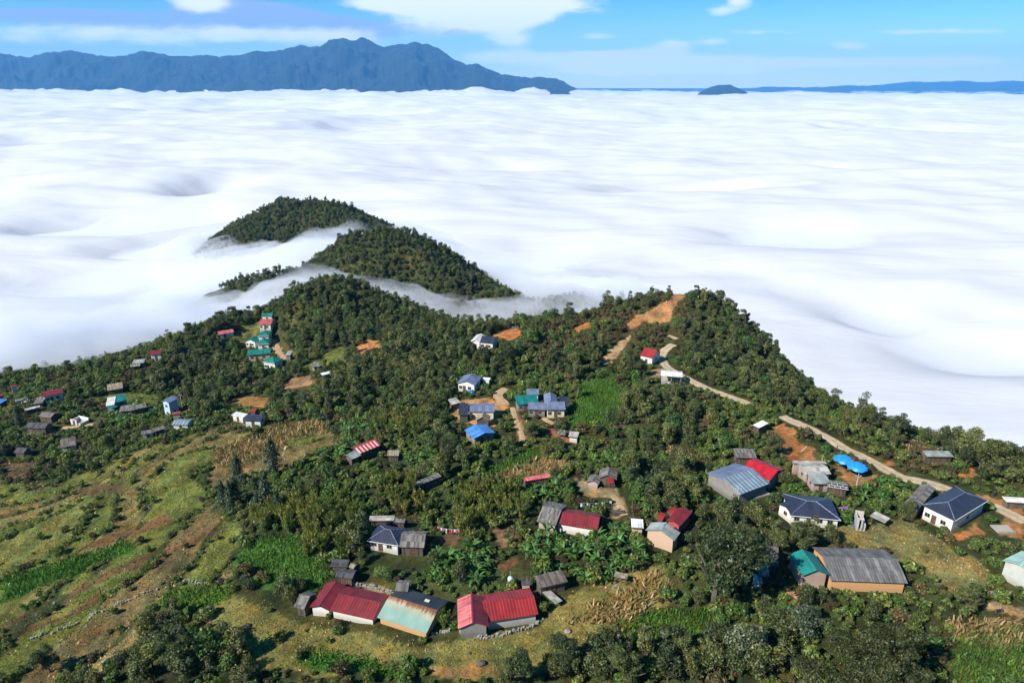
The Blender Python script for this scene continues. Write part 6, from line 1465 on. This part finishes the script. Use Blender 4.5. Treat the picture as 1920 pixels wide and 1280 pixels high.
nn_ = [cover('stubble', 'field', .42, (.06, .22), (.14, .38), [(.24, .18, .06), (.17, .18, .04), (.10, .14, .025), (.19, .18, .045), (.07, .11, .02), (.28, .21, .08), (.34, .26, .12)], 'short straw and weeds over the harvested terraces', 'stubble', LM['straw'], .9, 1, cut=-.35),
 cover('green_crop', 'grass', .36, (.3, .7), (.14, .34), [(.05, .12, .016), (.07, .16, .02), (.10, .19, .026), (.055, .12, .018)], 'tall bright green crop standing in the plots', 'crop', LM['straw'], .3, 2),
 cover('dry_corn', 'straw', .55, (.5, 1.15), (.2, .42), [(.30, .19, .08), (.38, .26, .12), (.22, .15, .05), (.14, .12, .035)], 'dry tan corn stalks left standing', 'corn', LM['straw'], .45, 3),
 cover('weeds', 'soil', .8, (.12, .35), (.2, .5), [(.08, .09, .02), (.13, .10, .04), (.2, .12, .05)], 'sparse weeds on the dug brown strips', 'weeds', LM['straw'], .9, 4, .6)]
print('COVER', nn_)
# ------------------------------------------------------------------ the small things of the village
def at_px(reg, x, y): return ground_at(*px(reg, [(x, y)])[0])
cols = {'red': (.45, .03, .04), 'pinkc': (.6, .2, .28), 'white': (.7, .7, .68), 'black': (.015, .015, .02), 'blue': (.05, .12, .4), 'teal': (.03, .2, .2), 'grey': (.25, .25, .25), 'violet': (.2, .06, .25)}
CL = {k: plain('cloth_'+k, v, .9) for k, v in cols.items()}
MAT['tarp'] = plain('blue_tarpaulin', (.02, .25, .75), .45, .15); MAT['navy'] = plain('navy_tarpaulin', (.04, .07, .4), .6); MAT['skin'] = plain('skin', (.35, .2, .13), .7, .05); MAT['rubber'] = plain('rubber', (.02, .02, .02), .8)
MAT['stone'] = plain('field_stone', (.26, .24, .20), .95, .5); MAT['conc'] = plain('pole_concrete', (.36, .35, .33), .9); MAT['tank'] = plain('tank_steel', (.45, .52, .58), .3); MAT['firewood'] = plain('split_wood', (.42, .2, .1), .9, .5)
def clothesline(a, b, n, pal, label, hang=1.5, size=.75):
    a, b = np.array(a), np.array(b); c = (a+b)/2; zz = hzs(c[0], c[1])
    root = empty('clothes_line', (c[0], c[1], zz)); tag(root, label, 'clothes line')
    A_, B_ = a-np.array([c[0], c[1], zz]), b-np.array([c[0], c[1], zz])
    for q in (A_, B_):
        t_ = Buf(); t_.tube([(q[0], q[1], q[2]-.3), (q[0], q[1], q[2]+hang+.2)], .06, 6); t_.build('post', [MAT['post']], root)
    t_ = Buf(); pts = [tuple(A_+(B_-A_)*s+np.array([0, 0, hang+.1-.25*math.sin(math.pi*s)])) for s in np.linspace(0, 1, 9)]; t_.tube(pts, .025, 4); t_.build('wire', [MAT['metal_post']], root)
    for k in range(n):
        s0 = (k+.15)/n; s1 = (k+.88)/n; h_ = size*random.uniform(.6, 1.25)
        p0 = A_+(B_-A_)*s0; p1 = A_+(B_-A_)*s1; v = []; f = []
        for i in range(5):
            s = i/4; p = p0+(p1-p0)*s; ss = s0+(s1-s0)*s; top = hang+.08-.25*math.sin(math.pi*ss); off = .06*math.sin(i*2.2+k)
            nrm = np.array([-(B_-A_)[1], (B_-A_)[0], 0]); nrm = nrm/np.linalg.norm(nrm)
            v += [tuple(p+np.array([0, 0, top])), tuple(p+nrm*off+np.array([0, 0, top-h_*.5])), tuple(p+nrm*off*1.8+np.array([0, 0, top-h_]))]
        for i in range(4):
            for j in range(2): f.append((i*3+j, i*3+j+1, i*3+3+j+1, i*3+3+j))
        me = bpy.data.meshes.new('garment'); me.from_pydata(v, [], f); me.materials.append(CL[pal[k % len(pal)]]); o = link('garment', me, root)
        sm = o.modifiers.new('thickness', 'SOLIDIFY'); sm.thickness = .03
clothesline(at_px('R5', 1125, 335), at_px('R5', 1262, 352), 13, ['pinkc', 'red', 'white', 'grey', 'pinkc', 'white', 'black', 'red'], 'washing line of pink, red and white clothes beside the grey gabled plank house', 1.6, .95)
clothesline(at_px('R6', 705, 520), at_px('R6', 945, 505), 16, ['black', 'white', 'teal', 'black', 'white', 'grey', 'black'], 'long washing line of black and white clothes behind the red roof', 1.6, .8)
clothesline(at_px('R7', 1690, 605), at_px('R7', 1830, 605), 6, ['pinkc', 'teal', 'violet', 'blue', 'violet', 'pinkc'], 'washing line of dark towels beside the dense upright tree', 1.4, 1.0)
# two round blue canopies by the road
def canopy(reg, x, y, rad, hgt, label):
    P = at_px(reg, x, y); root = empty('canopy', tuple(P)); tag(root, label, 'canopy', 'blue canopies by the road')
    v = []; f = []; ns, nr_ = 24, 6
    for i in range(nr_+1):
        for j in range(ns):
            a = 2*math.pi*j/ns; rr = rad*math.sin(i/nr_*1.45)/math.sin(1.45); z = hgt+rad*.34*math.cos(i/nr_*1.45)+.16*float(perlin(rr*math.cos(a)*1.6+x, rr*math.sin(a)*1.6))+.12*math.sin(j*5.1+i*2)*(i/nr_)-(.12*(j % 3 == 0) if i == nr_ else 0)
            v.append((rr*math.cos(a), rr*math.sin(a), z))
    for i in range(nr_):
        for j in range(ns): f.append((i*ns+j, i*ns+(j+1) % ns, (i+1)*ns+(j+1) % ns, (i+1)*ns+j))
    me = bpy.data.meshes.new('cover'); me.from_pydata(v, [], f); me.materials.append(MAT['tarp']); o = link('cover', me, root); sm = o.modifiers.new('thickness', 'SOLIDIFY'); sm.thickness = .04
    t_ = Buf(); t_.tube([(0, 0, -1), (0, 0, hgt+rad*.3)], .07, 6); t_.build('pole', [MAT['post']], root)
    rb = Buf()
    for q in range(6): a = q*math.pi/3; rb.tube([(0, 0, hgt*.85), (rad*.7*math.cos(a), rad*.7*math.sin(a), hgt+rad*.16)], .03, 4)
    rb.build('rib', [MAT['metal_post']], root)
canopy('D', 1130, 258, 2.2, 2.0, 'round bright blue canopy by the road, the upper of two')
canopy('D', 1312, 372, 2.25, 2.3, 'round bright blue canopy by the road, the lower one on a tall pole')
def heap_sheet(name, reg, x, y, sx_, sy_, h_, m_, label, cat, seed=0):
    P = at_px(reg, x, y); n = 14; v = []; f = []
    for i in range(n+1):
        for j in range(n+1):
            X, Y = (i/n-.5)*sx_, (j/n-.5)*sy_; e = (1-abs(2*i/n-1)**2)*(1-abs(2*j/n-1)**2)
            v.append((X, Y, hzs(P[0]+X, P[1]+Y)-P[2]+.06+h_*e*(1+.6*float(perlin(i*.6+seed, j*.6)))))
    for i in range(n):
        for j in range(n): a = i*(n+1)+j; f.append((a, a+n+1, a+n+2, a+1))
    o = new_mesh(name, v, f, [m_], smooth_=False); o.location = tuple(P); sm = o.modifiers.new('thickness', 'SOLIDIFY'); sm.thickness = .03
    tag(o, label, cat)
heap_sheet('tarpaulin', 'D', 1340, 1020, 2.6, 2.0, .7, MAT['navy'], 'crumpled dark blue tarpaulin in front of the half built shell', 'tarpaulin', 3)
heap_sheet('tarpaulin', 'E', 285, 415, 3.2, 2.6, .9, MAT['tarp'], 'bright blue tarpaulin spread below the pale blue roofed house', 'tarpaulin', 5)
heap_sheet('tarpaulin', 'I', 285, 285, 3.4, 1.4, .2, MAT['white_roof'], 'white sheet spread on the ground left of the tall blue house', 'sheet', 7)
heap_sheet('tarpaulin', 'R1', 1128, 400, 2.6, 2.2, 1.2, MAT['navy'], 'blue tarpaulin heap near the misty slope house', 'tarpaulin', 9)
heap_sheet('tarpaulin', 'R1', 1215, 728, 2.4, 1.8, 1.0, CL['pinkc'], 'heap of pink washing beside the rust red tiled house', 'washing', 11)
heap_sheet('tarpaulin', 'D', 1165, 830, 2.6, 1.8, .8, CL['violet'], 'pinkish sheet at the right end of the broad hipped house', 'sheet', 13)
# fallen slabs and pipes
def pole_thing(name, P, pts, rad, m_, label, cat, group=None, n=6):
    t_ = Buf(); t_.tube(pts, rad, n); o = t_.build(name, [m_]); o.location = tuple(P); tag(o, label, cat, group); return o
P = at_px('R4', 372, 630); pole_thing('pipe', P, [(0, 0, .5), (1.9, 1.2, 1.5)], .12, MAT['conc'], 'white pipe sticking out of the orange slope', 'pipe')
# utility poles
def utility_pole(reg, x, y, h_, label):
    P = at_px(reg, x, y); root = empty('utility_pole', tuple(P)); tag(root, label, 'utility pole', 'utility poles of the village')
    t_ = Buf(); t_.tube([(0, 0, -.8), (0, 0, h_)], [.16, .09], 8); t_.build('pole', [MAT['conc']], root)
    b_ = Buf(); b_.box(-.7, .7, -.05, .05, h_-.7, h_-.58); b_.build('crossarm', [MAT['metal_post']], root)
    for s in (-.55, 0, .55):
        t_ = Buf(); t_.tube([(s, 0, h_-.58), (s, 0, h_-.38)], .05, 6); t_.build('insulator', [MAT['white']], root)
utility_pole('I', 617, 285, 6.0, 'thin concrete pole at the right side of the tall blue house')
utility_pole('G', 1022, 745, 6.5, 'grey pole rising from the trees below the steel-blue hall')
utility_pole('D', 1300, 600, 5.0, 'pale pole under the blue canopies')
utility_pole('R1', 1578, 520, 6.0, 'white pole among the dark trees below the teal cluster')
# weathered posts in the terraced fields
for k, (x, y, h_, lb) in enumerate([(670, 218, 2.6, 'tall weathered post in the terraced field, left of two tall ones'), (1060, 232, 2.4, 'tall weathered post with a pale foot in the terraced field'), (322, 160, 1.8, 'short post by the upper terrace edge'), (1422, 300, 2.4, 'pale post beside the bare trunked conifers'), (575, 770, 1.6, 'short post at the end of the brown strip'), (300, 970, 2.2, 'post carrying a ring beside the stone wall')]):
    P = at_px('R8', x, y); root = empty('field_post', tuple(P)); tag(root, lb, 'post', 'posts in the fields')
    t_ = Buf(); t_.tube([(0, 0, -.4), (.05, 0, h_)], [.12, .08], 6); t_.build('post', [MAT['post']], root)
    b_ = Buf(); b_.box(-.16, .26, -.05, .05, h_-.45, h_-.35); b_.build('peg', [MAT['post']], root)
# dry stone walls
def stone_wall(name, reg, pts, label, h_=.7, m_='stone', seed=0):
    P = np.array([ground_at(*p) for p in px(reg, pts)]); P = resample(P, .42); rr = np.random.default_rng(seed); b_ = Buf()
    for p in P:
        for lev in range(2):
            if rr.random() < .4*lev+(.4 if m_ == 'stone' else .1): continue
            s = rr.uniform(.14, .32, 3); c = p+np.array([rr.normal(0, .08), rr.normal(0, .08), 0]); z = hzs(c[0], c[1])+lev*h_*.5; k = len(b_.v); an = rr.uniform(0, 3)
            for dz in (-.25, .25+h_*.12):
                for q in range(5):
                    a = an+q*1.2566; b_.v.append((c[0]+math.cos(a)*s[0]*rr.uniform(.7, 1.1), c[1]+math.sin(a)*s[1]*rr.uniform(.7, 1.1), z+dz*rr.uniform(.8, 1.1)))
            b_.f += [(k+5, k+6, k+7, k+8, k+9), (k+4, k+3, k+2, k+1, k)] + [(k+q, k+(q+1) % 5, k+5+(q+1) % 5, k+5+q) for q in range(5)]; b_.m += [0]*7
    o = b_.build(name, [MAT[m_]]); tag(o, label, 'stone wall')
stone_wall('stone_wall', 'R8', [(180,1035),(330,990),(450,940),(600,870),(720,820),(830,770),(930,745),(1010,715),(1100,702),(1290,715)], 'long tumbled dry stone wall along the lower terraces', .7, seed=1)
stone_wall('stone_wall', 'B', [(395,815),(520,850),(640,880),(740,870),(900,845),(1080,800),(1220,755),(1330,715),(1400,640)], 'low pale wall curving in front of the pink gable and bright red house', .6, 'stone_wall', 2)
stone_wall('stone_wall', 'A', [(1590,700),(1700,690),(1820,670)], 'short stone wall under the bamboo clump between the roofs', .6, seed=3)
stone_wall('stone_wall', 'A', [(650,105),(800,130),(950,165),(1130,215)], 'pale stone wall edging the yard behind the long red roof', .5, 'stone_wall', 4)
stone_wall('stone_wall', 'H', [(60,1095),(200,1060),(400,1010),(560,985),(760,955)], 'pale stone wall along the foot of the left village', .6, 'stone_wall', 5)
stone_wall('stone_wall', 'R7', [(1215,575),(1300,570),(1400,560)], 'short stone edging right of the long weathered barn', .4, seed=6)
# water tank on a stand, bowls
P = at_px('B', 1005, 265); root = empty('water_tank', tuple(P)); tag(root, 'round blue-grey water tank on a stand behind the bright red roof', 'water tank')
v = []; f = []; 
for i in range(9):
    for j in range(14):
        a = 2*math.pi*j/14; t_ = i/8*math.pi; v.append((.55*math.sin(t_)*math.cos(a), .55*math.sin(t_)*math.sin(a), 1.9-.62*math.cos(t_)))
for i in range(8):
    for j in range(14): f.append((i*14+j, i*14+(j+1) % 14, (i+1)*14+(j+1) % 14, (i+1)*14+j))
new_mesh('tank', v, f, [MAT['tank']], root, True)
for q in range(4): a = q*math.pi/2+.7; t_ = Buf(); t_.tube([(.5*math.cos(a), .5*math.sin(a), -.3), (.42*math.cos(a), .42*math.sin(a), 1.55)], .05, 6); t_.build('leg', [MAT['metal_post']], root)
t_ = Buf(); t_.tube([(0, 0, 2.5), (0, 0, 3.6)], .05, 6); t_.build('inlet_pipe', [MAT['metal_post']], root)
# firewood
def wood_pile(reg, x, y, label, m_, n=26, ln=1.6, seed=0):
    P = at_px(reg, x, y); rr = np.random.default_rng(seed); b_ = Buf()
    for q in range(n):
        lay = q//8; a = rr.normal(.2, .35); c = np.array([rr.normal(0, .5), (q % 8)*.2-.8, .1+lay*.17]); d_ = np.array([math.cos(a), math.sin(a), rr.normal(0, .08)])*ln/2
        b_.tube([tuple(c-d_), tuple(c+d_)], rr.uniform(.06, .11), 6)
    o = b_.build('firewood_pile', [m_]); o.location = tuple(P); tag(o, label, 'firewood')
wood_pile('R7', 462, 597, 'loose pile of orange split firewood below the teal gabled house', MAT['firewood'], 26, 1.9, 1)
wood_pile('R6', 985, 545, 'stack of grey poles and planks at the end of the yard path', MAT['post'], 22, 2.4, 2)
wood_pile('R6', 965, 1090, 'white stones and sticks at the edge of the dry field', MAT['stone'], 8, .5, 3)
# white sacks below the grey sheds
P = at_px('C', 190, 545)
for k, (dx, dy) in enumerate(((0, 0), (.7, .2), (.3, .7))):
    v = []; f = []
    for i in range(7):
        for j in range(10):
            a = 2*math.pi*j/10; t_ = i/6*math.pi; v.append((.42*math.sin(t_)*math.cos(a)*(1+.15*math.sin(3*a+k)), .34*math.sin(t_)*math.sin(a), .32-.36*math.cos(t_)))
    for i in range(6):
        for j in range(10): f.append((i*10+j, i*10+(j+1) % 10, (i+1)*10+(j+1) % 10, (i+1)*10+j))
    o = new_mesh('sack', v, f, [CL['white']], None, True); o.location = (P[0]+dx, P[1]+dy, hzs(P[0]+dx, P[1]+dy)); tag(o, 'full white sack on the ground below the small pale lean-to', 'sack', 'white sacks')
# boulders and stumps in the lower field
for reg, x, y, s, m_, lb in (('B', 655, 1185, .75, MAT['post'], 'dark grey boulder lying in the lower field'), ('B', 1690, 800, .6, MAT['stone'], 'pale boulder in the dry field below the lean-to'), ('B', 510, 1060, .35, MAT['post'], 'small dark stump in the lower field'), ('R8', 1410, 965, .8, MAT['post'], 'dark bundle of stalks standing in the stubble'), ('R8', 1200, 920, .6, MAT['stone'], 'upright grey stone in the stubble'), ('R8', 608, 1165, .7, MAT['stone'], 'grey stone block among the bushes at the bottom left')):
    P = at_px(reg, x, y); v = []; f = []; rr = np.random.default_rng(int(x))
    for i in range(8):
        for j in range(12):
            a = 2*math.pi*j/12; t_ = i/7*math.pi; k_ = s*(1+.22*float(perlin(math.cos(a)*1.5+x, math.sin(a)*1.5+i*.5))); v.append((k_*math.sin(t_)*math.cos(a), k_*.8*math.sin(t_)*math.sin(a), .3*s-k_*.6*math.cos(t_)))
    for i in range(7):
        for j in range(12): f.append((i*12+j, i*12+(j+1) % 12, (i+1)*12+(j+1) % 12, (i+1)*12+j))
    o = new_mesh('boulder' if m_ is MAT['stone'] or s > .7 else 'stump', v, f, [m_]); o.location = tuple(P); tag(o, lb, 'boulder' if 'boulder' in lb or 'stone' in lb else 'stump')
# ------------------------------------------------------------------ people: one continuous skinned body each
def person(reg, x, y, rz, shirt, trousers, label, h_=1.62):
    P = at_px(reg, x, y); s = h_/1.7
    J = [(0,0,.95,.13),(0,0,1.18,.14),(0,0,1.40,.15),(0,0,1.50,.06),(0,.015,1.58,.085),(0,.02,1.66,.08),   # pelvis, waist, chest, neck, head
         (.10,0,.88,.10),(.11,.03,.50,.065),(.11,-.02,.08,.045),(.12,.13,.04,.04),(-.10,0,.88,.10),(-.12,-.04,.50,.065),(-.12,-.10,.08,.045),(-.12,.05,.04,.04),
         (.20,0,1.42,.065),(.25,-.02,1.14,.045),(.24,.10,.90,.032),(.24,.14,.82,.03),(-.20,0,1.42,.065),(-.25,-.02,1.14,.045),(-.24,.08,.90,.032),(-.24,.12,.82,.03)]
    E = [(0,1),(1,2),(2,3),(3,4),(4,5),(0,6),(6,7),(7,8),(8,9),(0,10),(10,11),(11,12),(12,13),(2,14),(14,15),(15,16),(16,17),(2,18),(18,19),(19,20),(20,21)]
    me = bpy.data.meshes.new('person'); me.from_pydata([tuple(c*s for c in j[:3]) for j in J], E, [])
    o = link('person', me); md = o.modifiers.new('skin', 'SKIN'); md.use_smooth_shade = True
    lay = me.skin_vertices[0] if me.skin_vertices else None
    for i, j in enumerate(J): lay.data[i].radius = (j[3]*s, j[3]*s*.85); lay.data[i].use_root = (i == 0)
    o.modifiers.new('smooth', 'SUBSURF').levels = 1
    m, t, b = mat('clothed_body'); tc = N(t, 'ShaderNodeTexCoord'); sp_ = N(t, 'ShaderNodeSeparateXYZ'); L(t, tc.outputs['Object'], sp_.inputs[0])
    c = mixc(t, math_node(t, 'GREATER_THAN', sp_.outputs[2], .93*s), trousers, shirt); c = mixc(t, math_node(t, 'GREATER_THAN', sp_.outputs[2], 1.5*s), c, (.35, .2, .13)); L(t, c, b.inputs['Base Color']); b.inputs['Roughness'].default_value = .85
    me.materials.append(m); o.location = tuple(P); o.rotation_euler = (0, 0, rz); tag(o, label, 'person')
    hb = Buf(); hb.tube([(0, .005*s, 1.64*s), (0, 0, 1.70*s), (0, 0, 1.755*s)], [.096*s, .09*s, .03*s], 10); hb.build('hair', [CL['black']], o, True)
try:
    person('R4', 1706, 930, 2.8, (.03, .03, .05), (.02, .02, .03), 'person in dark clothes standing on the orange earth by the road')
    person('R4', 622, 610, 1.0, (.05, .03, .03), (.03, .03, .05), 'small dark figure of a person walking at the road edge')
    person('R3', 855, 172, .5, (.7, .68, .62), (.5, .48, .42), 'distant person in white on the bare track up the peak')
except Exception as e: print('PERSON', e)
# ------------------------------------------------------------------ motorbike by the clothes line
P = at_px('R7', 1760, 690); mb = empty('motorbike', tuple(P), .25); tag(mb, 'small dark motorbike parked on the bare ground below the clothes line', 'motorbike')
for dx in (-.62, .62):
    t_ = Buf(); t_.tube([(dx+.27*math.cos(a), 0, .3+.27*math.sin(a)) for a in np.linspace(0, 2*math.pi, 17)], .055, 6); wq = t_.build('wheel', [MAT['rubber']], mb, True)
    t_ = Buf(); t_.tube([(dx, -.04, .3), (dx, .04, .3)], .08, 8); [t_.tube([(dx, 0, .3), (dx+.25*math.cos(a), 0, .3+.25*math.sin(a))], .012, 4) for a in np.linspace(0, 5.2, 6)]; t_.build('rim', [MAT['metal_post']], wq)
t_ = Buf(); t_.tube([(-.62, 0, .3), (-.2, 0, .42), (.15, 0, .5), (.45, 0, .8), (.62, 0, .3)], .06, 6); t_.box(-.2, .2, -.13, .13, .3, .52); t_.build('frame', [CL['black']], mb)
t_ = Buf(); t_.prism([(-.13, .72), (.13, .72), (.1, .82), (-.1, .82)], -.6, .12); t_.build('seat', [MAT['rubber']], mb)
t_ = Buf(); t_.tube([(.4, -.33, 1.0), (.46, 0, .95), (.4, .33, 1.0)], .025, 6); t_.build('handlebar', [MAT['metal_post']], mb)
t_ = Buf(); t_.tube([(.5, 0, .85), (.62, 0, .84)], [.1, .09], 10); t_.build('headlight', [MAT['pane']], mb)
